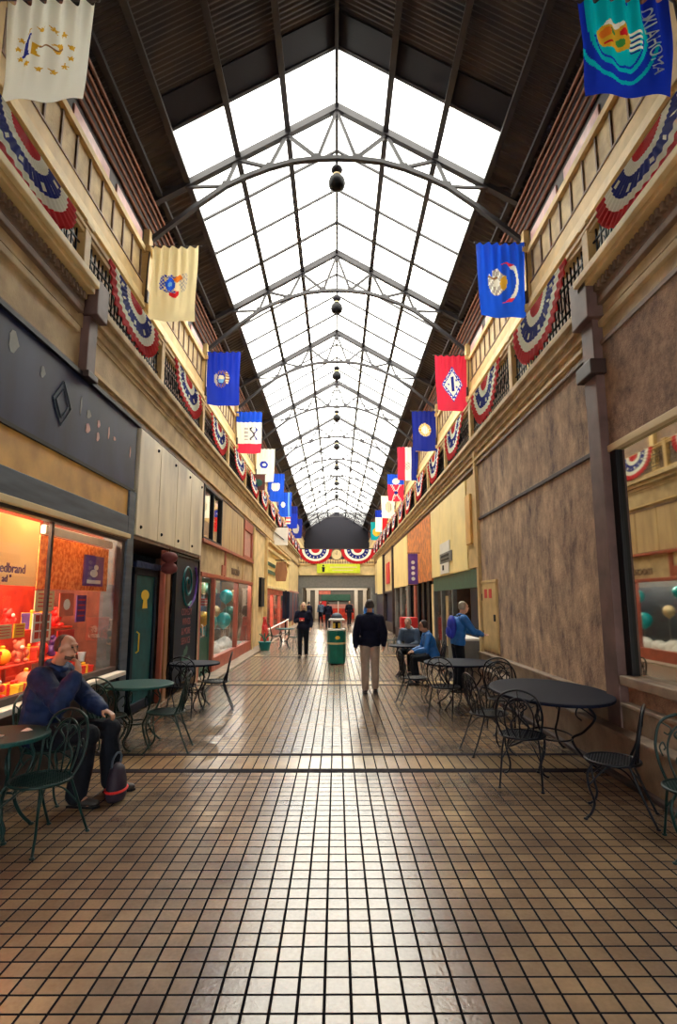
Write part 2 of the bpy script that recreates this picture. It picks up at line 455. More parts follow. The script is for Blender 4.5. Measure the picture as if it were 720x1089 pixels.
# skylight glazing with its bars
for i, s in enumerate((-1, 1)):
    mb = MB()
    mb.add([(0, YS, ZR+.07), (s*XE, YS, zroof(XE)+.07), (s*XE, YE, zroof(XE)+.07), (0, YE, ZR+.07)], [(0, 1, 2, 3)])
    wn = struct('window_%d' % (i + 1), mb, M['skyglass'])
    mb = MB()
    y = YS + .04; k = 0
    while y < YE:
        mb.beam((s*.03, y, ZR+.02), (s*XE, y, zroof(XE)+.02), .065 if k % 4 else .09, .06)
        y += 1.525; k += 1
    mb.build('glazing_bar', M['steel'], wn)

# ------------------------------------------------------------------ upper gallery wall trim
for s, nm in ((-1, 'left'), (1, 'right')):
    def band(z0, z1, proj, m, y0=-5, y1=YE, **k):
        mb = MB(); mb.box(s*(XU - proj), s*(XU + .02), y0, y1, z0, z1); return trim(mb, m, **k)
    band(5.26, 8.3, .02, M['brown'])
    band(8.3, 8.55, .10, M['tan'])
    band(8.55, 8.64, .16, M['cream'])
    band(8.64, 8.80, .12, M['cream'])
    band(8.80, 9.20, .05, M['tan'])
    band(9.20, 9.235, .07, M['brown'])
    mb = MB()
    y = -4.8
    while y < 62:
        mb.box(s*(XU - .035), s*(XU + .01), y - .022, y + .022, 9.235, 9.98); y += .55
    trim(mb, M['brown'])
    band(9.98, 10.12, .09, M['tan'])
    band(10.12, 11.5, .015, M['dkbrown'])
    for j in range(5):
        mb = MB(); z = 10.62 + j*.19
        mb.tube([(s*(XU - .06 - j*.03), -5, z), (s*(XU - .06 - j*.03), YE, z)], .04, 6)
        trim(mb, M['rust'])
    wn = None
    for k, y in enumerate(BAYS[:10]):
        mb = MB()
        for j in range(3): mb.box(s*(XU - .05), s*XU, y + .35 + j*1.95, y + 1.9 + j*1.95, 10.16, 10.42)
        struct('window_%s_%d' % (nm, k + 1), mb, M['pinkglass'], bevel=.012)
        mb = MB()
        mb.box(s*(XU - .16), s*XU, y - .13, y + .13, 5.26, 10.6)
        mb.box(s*(XU - .22), s*XU, y - .18, y + .18, 10.0, 10.14); mb.box(s*(XU - .22), s*XU, y - .18, y + .18, 8.5, 8.66)
        trim(mb, M['tan'], bevel=.01)

# ------------------------------------------------------------------ gallery edge: mouldings, dentils, corbels
for s in (-1, 1):
    dz = .12 if s < 0 else 0
    for (z0, z1, p) in ((4.98 + dz, 5.08 + dz, .05), (5.08 + dz, 5.2 + dz, .11), (5.2 + dz, 5.28 + dz, .17), (5.28 + dz, 5.34 + dz, .13)):
        mb = MB(); mb.box(s*(XW - p), s*(XW + .03), 6.45, 45.9, z0, z1)
        trim(mb, M['beige'], bevel=.01)
    # richer cornice of the nearest building
    for (z0, z1, p, m) in ((4.92, 5.0, .05, M['beige']), (5.16, 5.24, .08, M['brown']), (5.40, 5.47, .20, M['tan']), (5.47, 5.56, .25, M['cream'])):
        mb = MB(); mb.box(s*(XW - p), s*(XW + .03), -4.9, 6.3, z0, z1); trim(mb, m, bevel=.01)
    mb = MB(); y = -4.8
    mb.box(s*(XW - .08), s*(XW + .02), -4.9, 6.3, 5.24, 5.40)
    while y < 6.2:
        mb.box(s*(XW - .125), s*(XW), y, y + .045, 5.30, 5.385); y += .09
    trim(mb, M['brown'])
    # plain wall band above the shopfronts
    mb = MB(); zb = 4.46 if s < 0 else 4.7
    mb.box(s*XW, s*(XW + .12), -4.9, 46, zb, 5.05); struct('wall_band_' + ('left' if s < 0 else 'right'), mb, M['beige'])
    mb = MB(); mb.box(s*(XW - .04), s*(XW + .02), -4.9, 46, zb, zb + .05); trim(mb, M['brown'])
    mb = MB(); mb.box(s*(XW - .06), s*(XW + .02), 6.6, 46, zb + .12, zb + .17); trim(mb, M['tan'])
side_word = {-1: 'left-hand', 1: 'right-hand'}
ordinal = ['first', 'second', 'third', 'fourth', 'fifth', 'sixth', 'seventh', 'eighth', 'ninth', 'tenth', 'eleventh', 'twelfth', 'thirteenth', 'fourteenth', 'fifteenth', 'sixteenth']
def nth(i): return ordinal[i] if i < 16 else '%dth' % (i + 1)

# ------------------------------------------------------------------ gallery railings
def make_railing(s):
    r = empty('gallery_railing', (s*XW, 0, 5.28))
    L = 3.05
    one('top_rail', M['tan'], lambda b: (b.box(-.05, .05, 0, L, .86, .93), b.box(-.075, .075, 0, L, .93, .98)), r, bevel=.008)
    one('bottom_rail', M['tan'], lambda b: b.box(-.04, .04, 0, L, .06, .14), r, bevel=.008)
    def lat(b):
        y = .12
        while y < L - .05:
            b.box(-.009, .009, y, y + .018, .14, .86); y += .115
        y = .12
        while y < L - .25:
            b.tube([(0, y + .115 + .08*cos(t*pi/5), .5 + .12*sin(t*pi/5)) for t in range(10)], .008, 5, closed=True); y += .23
        b.box(-.011, .011, .05, L - .05, .68, .70); b.box(-.011, .011, .05, L - .05, .29, .31)
    one('lattice', M['black'], lat, r)
    one('post', M['tan'], lambda b: (b.box(-.07, .07, -.08, .08, -.02, 1.0), b.box(-.09, .09, -.10, .10, 1.0, 1.05)), r, bevel=.01)
    return r
proto = {}
for s in (-1, 1):
    for k in range(15):
        y = .20 + 3.05 * k
        if k == 0: o = proto[s] = make_railing(s)
        else: o = copy_tree(proto[s])
        o.location.y = y
        z0 = 5.40 if s < 0 else 5.28
        if k < 2: z0 = 5.5
        o.location.z = z0
        o.scale.z = (6.26 - z0) / .98
        o['label'] = 'tan-capped dark iron gallery railing on the %s side, %s section from the front' % (side_word[s], nth(k))
        o['category'] = 'railing'; o['group'] = 'gallery railing sections'

# ------------------------------------------------------------------ fan buntings
def bunting_mb(W=1.06, D=1.0, pleats=20):
    mb = MB(); nt_, nr = pleats*6, 20
    ring = lambda q: 2 if q < .25 else 1 if q < .42 else 0 if q < .64 else 1 if q < .80 else 2
    vs = []
    for i in range(nr + 1):
        q = i / nr
        for k in range(nt_ + 1):
            t = pi * k / nt_
            pl = .013 * q * cos(pleats*2*t) + .014*q*sin(5*t + 1)
            sag = .06 * q * sin(t)
            vs.append((pl + sag, -W*q*cos(t), -D*q*sin(t)*(1 - .02*cos(pleats*2*t)*(q > .96))))
    for i in range(nr):
        for k in range(nt_):
            a = i*(nt_+1) + k
            mm = ring((i + .5)/nr)
            if mm == 0 and k % 15 in (6, 7, 8) and i in (10, 11): mm = 1   # pale stars on the blue ring
            mb.add([vs[a], vs[a+1], vs[a+nt_+2], vs[a+nt_+1]], [(0, 1, 2, 3)], mm)
    return mb
bprot = bunting_mb().build('bunting', [FL['navy'], FL['white'], FL['red']], weld=True, smooth=True)
so = bprot.modifiers.new('thickness', 'SOLIDIFY'); so.thickness = .006
first = True
for s in (-1, 1):
    for k in range(15):
        y = .20 + 3.05*k + 1.60
        if k == 0: continue
        if first: o = bprot; first = False
        else:
            o = bprot.copy(); COL.objects.link(o)
        o.location = (s*(XW - .085), y, 6.235)
        o.rotation_euler = (0, radians(random.uniform(-2, 2)), 0 if s < 0 else pi)
        o.scale = (1, random.uniform(.97, 1.03), (.64 if k == 1 else .77 if s < 0 else .90)*random.uniform(.97, 1.03))
        tag(o, 'red, white and blue pleated fan bunting on the %s gallery rail, %s from the front' % (side_word[s], nth(k - 1)), 'bunting', 'patriotic fan buntings on the gallery rails')

# ------------------------------------------------------------------ roof trusses and pendant lamps
def make_truss():
    r = empty('roof_truss', (0, 0, 0))
    for s in (-1, 1):
        one('top_chord', M['steel'], lambda b: (b.beam((0, 0, ZR - .12), (s*4.62, 0, zroof(4.62) - .12), .13, .12), b.beam((0, 0, ZR - .19), (s*4.62, 0, zroof(4.62) - .19), .16, .025)), r)
        pts = [(0, 0, 12.72), (s*.48, 0, 12.70), (s*1.1, 0, 12.62), (s*1.69, 0, 12.44), (s*2.25, 0, 12.2), (s*2.76, 0, 11.93), (s*3.5, 0, 11.36), (s*4.6, 0, 10.4)]
        def bc(b):
            for a, c in zip(pts, pts[1:]): b.beam(a, c, .12, .10)
        one('bottom_chord', M['steel'], bc, r)
        web = [(0, ZR - .2), (s*.48, 12.72), (s*1.26, zroof(1.26) - .15), (s*1.69, 12.46), (s*2.49, zroof(2.49) - .15), (s*2.76, 11.95)]
        for a, c in zip(web, web[1:]):
            one('web_strut', M['steel'], lambda b: b.beam((a[0], 0, a[1]), (c[0], 0, c[1]), .08, .075), r)
        one('web_strut', M['steel'], lambda b: b.beam((s*2.76, 0, 11.94), (s*4.6, 0, 11.86), .07, .06), r)
        for (x, z) in ((s*.48, 12.74), (s*1.26, zroof(1.26) - .2), (s*1.69, 12.48), (s*2.49, zroof(2.49) - .2), (s*2.76, 11.97)):
            one('gusset_plate', M['steel'], lambda b: b.prism([(-.13, -.05), (.13, -.05), (.07, .12), (-.07, .12)], (x, -.012, z), (1, 0, 0), (0, 0, 1), (0, 1, 0), .024), r)
    one('king_plate', M['steel'], lambda b: b.prism([(-.2, -.02), (0, -.14), (.2, -.02), (.06, .12), (-.06, .12)], (0, -.015, ZR - .26), (1, 0, 0), (0, 0, 1), (0, 1, 0), .03), r)
    return r
TRY = [6.5 + 6.1*k for k in range(0, 12)]
tp = None
for k, y in enumerate(TRY):
    tp = make_truss() if tp is None else tp
    o = tp if k == 0 else copy_tree(tp)
    o.location.y = y
    tag(o, 'dark steel roof truss with arched bottom chord, %s along the hall from the front' % nth(k), 'truss', 'roof trusses under the glass')

def make_pendant():
    r = empty('pendant_lamp', (0, 0, 0))
    one('rod', M['purlin'], lambda b: b.tube([(0, 0, .86), (0, 0, .55)], .012, 6), r)
    one('canopy', M['purlin'], lambda b: b.lathe([(.02, .62), (.12, .60), (.15, .53), (.12, .47), (.05, .44)], seg=16), r, smooth=True)
    one('globe', M['black'], lambda b: b.lathe([(.05, .46), (.09, .38), (.19, .28), (.22, .16), (.19, .05), (.10, -.01), (.02, -.03)], seg=20), r, smooth=True)
    one('band', M['offwhite'], lambda b: b.lathe([(.10, .37), (.105, .40), (.085, .42), (.08, .40)], seg=18), r, smooth=True)
    return r
pp = None
for k, y in enumerate(TRY[1:9]):
    pp = make_pendant() if pp is None else pp
    o = pp if k == 0 else copy_tree(pp)
    o.location = (0, y, 11.86)
    tag(o, 'round dark pendant lamp hanging from the truss, %s along the ridge' % nth(k), 'lamp', 'pendant lamps along the ridge')

# ------------------------------------------------------------------ flags
def star(u, v, cu, cv, r, asp=1.5):
    du, dv = (u - cu), (v - cv)*asp
    d = math.hypot(du, dv)
    if d > r: return False
    a = math.atan2(du, -dv) % (2*pi/5)
    a = min(a, 2*pi/5 - a)
    return d < r*.42 / (cos(a)*.0 + 1 - (1 - .42)*(1 - a/(pi/5)))
def ell(u, v, cu, cv, ru, rv): return ((u-cu)/ru)**2 + ((v-cv)/rv)**2 < 1

def f_anchor(u, v):
    for k in range(13):
        a = 2*pi*k/13 + .2
        if star(u, v, .46 + .30*cos(a), .50 + .215*sin(a), .05): return 'gold'
    if abs(u - (.26 + .5*(v-.49)**2*4)) < .04 and .37 < v < .60: return 'navy'
    if ell(u, v, .26, .58, .05, .025): return 'blue'
    if abs(v - .475) < .012 and .40 < u < .66: return 'brown'
    if ell(u, v, .60, .46, .06, .05) and not ell(u, v, .57, .46, .03, .025): return 'gold'
    if abs(u - .38) < .04 and abs(v - .52) < .065 and not ell(u, v, .41, .52, .03, .045): return 'gold'
    return 'white'
def f_shield(u, v):
    if ell(u, v, .36, .40, .21, .155):
        if ell(u, v, .25, .37, .06, .05): return 'orange'
        if ell(u, v, .47, .36, .05, .035) or ell(u, v, .27, .48, .05, .015): return 'red'
        if ell(u, v, .42, .46, .06, .04) or ell(u, v, .33, .36, .05, .03): return 'green'
        if ell(u, v, .36, .28, .12, .03): return 'white'
        return 'gold'
    for k in range(4):
        if abs(v - (.34 + .05*k)) < .012 and .55 < u < .70: return 'white'
        if abs(v - (.365 + .05*k)) < .009 and .56 < u < .66: return 'navy'
    d = math.hypot((u - .42)*1.1, (v - .38))
    if d < .38 and not (.31 < d < .335 and v > .4): return 'sky'
    if v < .34 and (.06 < u < .30 or .36 < u < .52 or .58 < u < .70): return 'sky'
    if .46 < d < .50 and v > .5: return 'sky'
    return 'blue'
def f_buffcrest(u, v):
    if ell(u, v, .42, .50, .10, .085): return 'bblue' if not ell(u, v, .42, .50, .05, .03) else 'lblue'
    if ell(u, v, .26, .50, .055, .10) or (ell(u, v, .42, .59, .13, .02)) or ell(u, v, .40, .40, .12, .02): return 'grey' if (int(u*30) + int(v*40)) % 2 else 'blue'
    if ell(u, v, .58, .42, .10, .045): return 'orange'
    if ell(u, v, .52, .62, .11, .045): return 'red'
    if ell(u, v, .72, .48, .09, .13): return 'grey' if (int(u*26) + int(v*34)) % 2 else 'cream'
    return 'ivory'
def f_michigan(u, v):
    if ell(u, v, .46, .50, .24, .16):
        if ell(u, v, .44, .50, .10, .075): return 'lblue' if v > .5 else 'cream'
        if ell(u, v, .44, .50, .14, .10): return 'navy'
        if ell(u, v, .26, .50, .08, .12): return 'grey'
        if ell(u, v, .64, .48, .07, .12): return 'cream' if (int(v*40)) % 2 else 'brown'
        return 'brown' if (int(u*24) + int(v*30)) % 2 else 'blue'
    return 'blue'
def f_iowa(u, v):
    if v < .25: return 'bblue'
    if v > .76: return 'rose'
    if abs(u - .62 - .07*sin(v*26)) < .035 and .36 < v < .68: return 'black'
    if abs(u - .74 + .05*sin(v*26)) < .03 and .36 < v < .66: return 'navy'
    if .30 < u < .44 and .36 < v < .68 and (int(v*34) % 3): return 'grey'
    return 'white'
def f_whiteoval(u, v):
    if ell(u, v, .46, .48, .20, .11):
        return 'white' if ell(u, v, .46, .48, .09, .045) else 'blue'
    return 'white'
def f_blueblock(u, v):
    return 'white' if (abs(u-.5) < .26 and abs(v-.46) < .14 and ell(u, v, .5, .46, .3, .16)) else 'bblue'
def f_bluestripe(u, v):
    if ell(u, v, .42, .50, .16, .11): return 'white'
    return 'lblue' if .76 < u < .88 else 'bblue'
def f_mixed(u, v):
    if v < .35: return 'navy'
    if u < .45 and v < .8: return 'white' if int(v*12) % 2 else 'rose'
    return 'blue'
def f_dull(u, v): return 'grey' if ell(u, v, .45, .5, .3, .25) else 'navy'
def f_pelican(u, v):
    if ell(u, v, .40, .52, .19, .17):
        if abs(v-.47) < .012 and u < .42: return 'brown'
        if ell(u, v, .42, .53, .07, .05): return 'white'
        if ell(u, v, .55, .53, .06, .09): return 'gold'
        if ell(u, v, .28, .40, .05, .05): return 'bblue'
        return 'grey' if (int(u*30) + int(v*26)) % 3 else 'white'
    if ell(u, v, .55, .53, .07, .10): return 'gold'
    d = math.hypot(u - .50, (v - .53)*1.15)
    if .30 < d < .37 and (u > .52) and abs(v-.53) < .27: return 'white' if abs(v-.53) < .22 else 'rose'
    return 'bblue'
def f_diamond(u, v):
    d = abs(u - .52)/.34 + abs(v - .52)/.33
    if d < .70:
        if abs(u - .52) < .045 and abs(v-.52) < .13: return 'navy'
        for (a, b) in ((.64, .45), (.64, .58), (.40, .52)):
            if star(u, v, a, b, .045): return 'blue'
        return 'white'
    if d < .97:
        return 'white' if (int((u + v)*17) + int((u - v)*17)) % 2 == 0 and .78 < d < .92 else 'blue'
    return 'rose'
def f_seal(u, v):
    if ell(u, v, .5, .47, .15, .10): return 'white' if not (int(u*30) % 3 == 0) else 'cream'
    if ell(u, v, .5, .47, .25, .165): return 'cream' if (int(math.atan2(v-.47, u-.5)*8) % 2) else 'gold'
    return 'navy'
def f_tricolour(u, v):
    if ell(u, v, .50, .56, .14, .13): return 'grey' if (int(u*24) + int(v*26)) % 2 else 'white'
    return 'rose' if u < .36 else 'white' if u < .68 else 'navy'
def f_canton(u, v):
    if v < .38: return 'white' if ell(u, v, .5, .26, .22, .11) else 'bblue'
    if ell(u, v, .5, .68, .10, .07): return 'navy'
    return 'white' if ((abs(abs(u-.5) - abs(v-.68)*.9) < .07) and (int(u*20 + v*13) % 2)) else 'rose'
def f_whiteseal(u, v):
    return 'cream' if ell(u, v, .5, .5, .22, .24) and int(u*20) % 3 else 'grey' if ell(u, v, .5, .5, .22, .24) else 'white'
def f_lonestar(u, v):
    if v < .33: return 'white' if star(u, v, .62, .19, .18) else 'blue'
    return 'white' if u < .55 else 'red'
def f_teal(u, v): return 'gold' if ell(u, v, .5, .55, .36, .22) else 'teal'

def make_flag(s, k, X, Y, ztop, zbot, fn, label, res=(44, 66), wtop=1.14, text=None):
    r = empty('hanging_flag', (s*XU, Y, 9.0), 0, label, 'flag', 'state flags hung from the gallery walls')
    lx = X - s*XU
    names = []; mb = MB(); nu, nv = res; H = ztop - zbot; ph = k*1.7 + (s > 0)*.8
    wb_ = wtop*.95
    def pos(u, v):
        wd = wtop + (wb_ - wtop)*v
        gather = (1 - v)**1.2
        x = lx + (u - .5)*wd + .03*sin(v*4 + ph)*v - s*.0
        y = .055*gather*sin(u*pi*11 + ph) + .05*sin(u*pi*3 + v*2.2 + ph)*(.35 + .65*v) + .03*sin(u*7 - v*6 + ph)*v
        sagb = .03*sin(u*pi)*v - .02*(1-u)*v
        return Vector((x, y, (ztop - 9.0) - H*v - sagb*H*.6))
    for j in range(nv):
        for i in range(nu):
            c = fn((i+.5)/nu, (j+.5)/nv)
            if c not in names: names.append(c)
            mb.add([pos(i/nu, j/nv), pos((i+1)/nu, j/nv), pos((i+1)/nu, (j+1)/nv), pos(i/nu, (j+1)/nv)], [(0, 1, 2, 3)], names.index(c))
    cl = mb.build('cloth', [FL[n] for n in names], r, smooth=True, weld=True)
    if text:
        txt, u0, slope, size = text
        def xf(x, y, z):
            v = .44 + x / H; u = u0 + slope*(v-.44) + y / wtop
            p = pos(u, v); return (p.x, p.y - .012 - z, p.z)
        text_mb(txt, size, .001, xf).build('lettering', FL['white'], r)
    xi, xo = lx + s*wtop*.53, lx - s*wtop*.53
    one('crossbar', M['dkbrown'], lambda b: (b.tube([(xi, 0, ztop - 8.985), (xo, 0, ztop - 8.985)], .016, 8), b.ball((xo, 0, ztop - 8.985), .03)), r, smooth=True)
    one('pole', M['dkbrown'], lambda b: b.tube([(-s*.14, 0, -.15), (xi*.55 - s*.05, 0, .55), (xi, 0, ztop - 8.985)], [.024, .022, .018], 8), r, smooth=True)
    one('bracket', M['dkbrown'], lambda b: b.box(-s*.13, -s*.20, -.06, .06, -.3, 0), r, bevel=.01)
    return r
FY = lambda k: 6.28 + 6.1*k
LFL = [(-3.74, 9.54, 8.05, f_anchor, 'white flag with a ring of gold stars and a blue ribbon', (80, 120)),
       (-3.86, 10.13, 8.25, f_buffcrest, 'buff yellow flag with a blue and orange crest', (56, 84)),
       (-3.90, 10.27, 8.36, f_michigan, 'blue flag with a pale shielded crest held by animals', (48, 72)),
       (-3.95, 10.21, 8.29, f_iowa, 'flag with blue top, white middle and red bottom bands', (40, 60)),
       (-4.02, 10.15, 8.28, f_whiteoval, 'white flag with a small blue oval seal', (32, 48)),
       (-4.04, 10.11, 8.24, f_blueblock, 'bright blue flag with a white block', (24, 36)),
       (-4.04, 10.02, 8.12, f_bluestripe, 'bright blue flag with white spot and pale stripe', (24, 36)),
       (-4.0, 9.95, 8.0, f_mixed, 'navy flag with pink and white patches', (20, 30)),
       (-3.95, 9.7, 7.8, f_dull, 'dark blue flag with a grey centre', (18, 27))]
RFL = [(3.76, 9.60, 8.14, f_shield, 'blue flag with a gold feathered shield and vertical white lettering', (80, 120)),
       (3.92, 10.24, 8.36, f_pelican, 'royal blue flag with a white pelican and curved ribbon', (56, 84)),
       (3.96, 10.15, 8.18, f_diamond, 'red flag with a white diamond edged in blue', (52, 78)),
       (3.97, 10.25, 8.40, f_seal, 'navy flag with a cream round seal', (40, 60)),
       (3.97, 10.26, 8.37, f_tricolour, 'flag of red, white and navy upright stripes', (32, 48)),
       (3.95, 10.08, 8.26, f_canton, 'flag with blue top and red lower field', (28, 42)),
       (4.0, 9.75, 8.02, f_whiteseal, 'white flag with a pale seal', (24, 36)),
       (3.95, 9.6, 7.7, f_lonestar, 'flag with blue top above white and red halves', (24, 36)),
       (3.93, 9.4, 7.6, f_teal, 'teal flag with a yellow centre', (18, 27))]
for k, (X, zt, zb, fn, lab, res) in enumerate(LFL):
    make_flag(-1, k, X, FY(k), zt, zb, fn, lab + ' hung over the gallery', res)
for k, (X, zt, zb, fn, lab, res) in enumerate(RFL):
    make_flag(1, k, X, FY(k), zt, zb, fn, lab + ' hung over the gallery', res, text=('OKLAHOMA', .80, .14, .185) if k == 0 else None)
# ================================================================== SHOPFRONTS
def thing(name, loc, label, cat, group=None, rz=0): return empty(name, loc, rz, label, cat, group)
def fb(s, *boxes):
    """boxes (y0, y1, z0, z1, proj, thickness) measured on a facade plane"""
    mb = MB()
    for b_ in boxes: fbox(mb, s, *b_)
    return mb
def face_text(s, txt, size, y, z, proj, m, parent, name='lettering', depth=.008, spacing=1.0):
    # read by somebody standing in the hall and facing the facade
    sg = 1 if s < 0 else -1
    return text_mb(txt, size, depth, lambda a, b, c: (s*(XW - proj - c), y + sg*a, z + b), spacing=spacing).build(name, m, parent)

# ---- left: shop with the glowing red window -------------------------------------------------
r = thing('shopfront', (0, 0, 0), 'shopfront with glowing red display window under an ochre and dark glass fascia', 'shopfront')
fb(-1, (2.0, 8.36, 0, .74, 0, .3)).build('stall_riser', M['dkbrown'], r)
fb(-1, (2.0, 8.2, .74, .80, .14, .3)).build('sill', M['white'], r, bevel=.01)
mf = fb(-1, (2.0, 8.2, .80, .87, .02, .06), (2.0, 8.2, 2.62, 2.72, .04, .06), (2.0, 2.1, .8, 2.66, .02, .06), (8.1, 8.2, .8, 2.66, .02, .06))
mf.build('window_frame', M['dkbrown'], r, bevel=.006)
fb(-1, (6.10, 6.15, .87, 2.62, .01, .03)).build('mullion', M['dkbrown'], r, bevel=.006)
fb(-1, (2.1, 6.08, .87, 2.62, -.02, .028)).build('pane', M['glass'], r)
fb(-1, (6.14, 8.1, .87, 2.62, -.02, .028)).build('pane', M['glass'], r)
fb(-1, (6.18, 8.06, 2.50, 2.60, -.10, .16)).build('valance', M['white'], r, bevel=.01)
fb(-1, (1.0, 8.2, 2.72, 3.0, .05, .06)).build('transom_board', M['slate'], r, bevel=.01)
fb(-1, (1.0, 8.2, 2.66, 2.73, .10, .06)).build('drip_rail', M['offwhite'], r, bevel=.01)
fb(-1, (1.0, 8.36, 3.0, 3.40, .02, .06)).build('ochre_panel', M['ochre'], r)
fb(-1, (1.0, 8.40, 3.40, 4.42, .03, .06)).build('fascia_glass', M['darkmirror'], r)
fb(-1, (1.0, 8.46, 4.42, 4.47, .07, .06), (1.0, 8.4, 3.38, 3.42, .05, .06)).build('fascia_trim', M['black'], r)
fb(-1, (8.2, 8.46, 0, 3.4, .05, .3)).build('pilaster', M['slate'], r, bevel=.01)
for (y, z, a, b) in ((5.05, 4.2, .10, .12), (5.6, 4.13, .06, .07), (6.5, 4.08, .025, .14), (6.72, 4.05, .075, .07), (6.72, 3.87, .075, .08), (7.02, 4.02, .05, .07), (7.02, 3.85, .05, .08), (7.35, 4.0, .025, .12), (7.55, 3.98, .05, .04), (8.15, 3.95, .02, .12)):
    pts = [(a*cos(t) * (.8 + .2*cos(3*t)), b*sin(t)*(.85 + .15*sin(2*t + y))) for t in [2*pi*q/10 for q in range(10)]]
    one('pale_fascia_mark', M['pinkglass' if z < 4.05 else 'grey'], lambda q: q.prism(pts, (-(XW - .0305), y, z), (0, 1, 0), (0, 0, 1), (1, 0, 0), .003), r)  # pale blots painted as reflections in the dark fascia glass
mb = MB()
for q in (.26, .17):
    pts = [(-(XW - .035), 6.05 + q*cos(a)*.8, 3.95 + q*sin(a)) for a in (0, pi/2, pi, 3*pi/2)]
    mb.tube(pts, .006, 5, closed=True)
mb.build('diamond_mark', M['slate'], r)
# what stands in the window
struct('wall_red_shop', fb(-1, (2.06, 8.36, .0, 3.0, -1.25, 1.3)), M['redwall'])
mb = fb(-1, (2.06, 8.36, .0, .78, -.10, 1.25)); struct('floor_red_shop', mb, M['redwall'])
mb = fb(-1, (2.06, 8.36, 2.98, 3.04, -.05, 1.25)); struct('ceiling_red_shop', mb, M['offwhite'])
def card(name, lab, cat, y0, y1, z0, z1, proj, m, extra=None, group=None, th=.012):
    o = thing(name, (-(XW - proj), (y0+y1)/2, z0), lab, cat, group)
    x = 0
    one('backing', m, lambda b: b.box(-.5*th, .5*th, -(y1-y0)/2, (y1-y0)/2, 0, z1 - z0), o)
    if extra: extra(o, y1 - y0, z1 - z0, .5*th)
    return o
def ex_title(o, w_, h_, x):
    text_mb('edbrand', .135, .003, lambda a, b, c: (x + .003 + c, a + w_*.27, b + h_*.24)).build('lettering', M['purple'], o)
    text_mb('ad "', .10, .003, lambda a, b, c: (x + .003 + c, a + w_*.22, b + h_*.09)).build('lettering', M['purple'], o)
card('window_poster', 'large pale yellow poster with purple lettering in the red shop window', 'poster', 4.1, 6.02, 1.92, 2.60, -.09, M['paperlit'], ex_title)
card('speckled_board', 'orange speckled board across the top of the red shop window', 'board', 6.18, 8.06, 1.90, 2.49, -.16, M['orangelit'])
def ex_boot(o, w_, h_, x):
    one('picture', M['white'], lambda b: (b.box(x, x+.004, -w_*.33, w_*.36, h_*.08, h_*.2), b.ball((x, 0, h_*.42), (.004, w_*.2, h_*.13)), b.ball((x, w_*.1, h_*.62), (.004, w_*.12, h_*.09))), o)
card('purple_poster', 'purple poster with white shapes pinned on the orange board', 'poster', 7.25, 7.86, 1.96, 2.36, -.135, M['purple'], ex_boot)
def ex_lines(o, w_, h_, x):
    one('print', M['red'], lambda b: [b.box(x, x+.003, -w_*.36, w_*.36, h_*(.2+.2*i), h_*(.26+.2*i)) for i in range(4)], o)
def ex_grid(o, w_, h_, x):
    one('photo_grid', M['redwall'], lambda b: [b.box(x, x+.003, w_*(-.38+.27*i), w_*(-.16+.27*i), h_*(.12+.30*j), h_*(.36+.30*j)) for i in range(3) for j in range(3)], o)
def ex_blob(o, w_, h_, x):
    one('picture', M['fluff'], lambda b: b.ball((x, 0, h_*.52), (.005, w_*.24, h_*.24)), o)
card('small_notice', 'small cream printed notice under the orange board', 'notice', 6.14, 6.55, 1.66, 1.88, -.14, M['offwhite'], ex_lines)
card('photo_card', 'white framed card of small red photos in the window', 'card', 6.13, 6.52, 1.33, 1.63, -.14, M['white'], ex_grid)
card('price_card', 'pale price card beside the yellow card in the red window', 'card', 5.50, 5.78, 1.40, 1.54, -.16, M['offwhite'], ex_lines)
card('yellow_card', 'small plain yellow card in the red shop window', 'card', 5.82, 6.02, 1.40, 1.54, -.16, M['yellow'], ex_lines)
o = card('framed_picture', 'red picture with a white blot on a dark easel in the window', 'picture', 6.78, 7.20, 1.02, 1.42, -.18, M['red'], ex_blob)
one('easel', M['black'], lambda b: (b.tube([(-.03, -.16, -.215), (-.02, 0, .3)], .012, 6), b.tube([(-.03, .16, -.215), (-.02, 0, .3)], .012, 6), b.box(-.03, 0, -.2, .2, -.03, 0)), o)
card('pink_card', 'pink and white card leaning in the red window', 'card', 6.85, 7.22, 1.58, 1.86, -.22, M['pinkshop'], ex_blob)
card('violet_card', 'violet card hung by the window edge above the lattice chair back', 'card', 7.35, 7.62, 1.50, 1.84, -.24, M['purple'], ex_lines)
# shelves of red goods
def shelf(z, d, lab):
    o = thing('display_shelf', (-XW - d, 5.2, z), lab, 'shelf', 'shelves in the red window')
    one('board', M['redwall'], lambda b: b.box(-.14, .14, -3.05, 3.0, -.025, 0), o, bevel=.005)
    one('support', M['redpaint'], lambda b: [b.box(-.12, -.09, q-.02, q+.02, .78 - z - .002, -.024) for q in (-3.0, -1.5, 0, 1.5, 2.95)], o)
shelf(1.06, .62, 'lower red display shelf in the red shop window')
shelf(1.42, .80, 'upper red display shelf in the red shop window')
rg = random.Random(5)
goods = []
for (zz, dd, n) in ((.78, .34, 12), (1.06, .62, 12), (1.42, .80, 11)):
    for i in range(n):
        y = 4.55 + (8.0 - 4.55)*(i + .5)/n + rg.uniform(-.05, .05)
        if zz < .8 and 6.6 < y < 7.4: continue
        goods.append((zz, dd + rg.uniform(-.05, .05), y))
cols = ['red', 'red', 'redwall', 'red', 'orangeboard', 'pinkshop', 'purple', 'fluff', 'yellow', 'red']
cname = {'red': 'bright red', 'redwall': 'deep red', 'orangeboard': 'orange', 'pinkshop': 'pinkish red', 'purple': 'purple', 'fluff': 'white', 'yellow': 'yellow'}
place = {.78: 'on the window ledge', 1.06: 'on the lower shelf', 1.42: 'on the upper shelf'}
cnt = {}
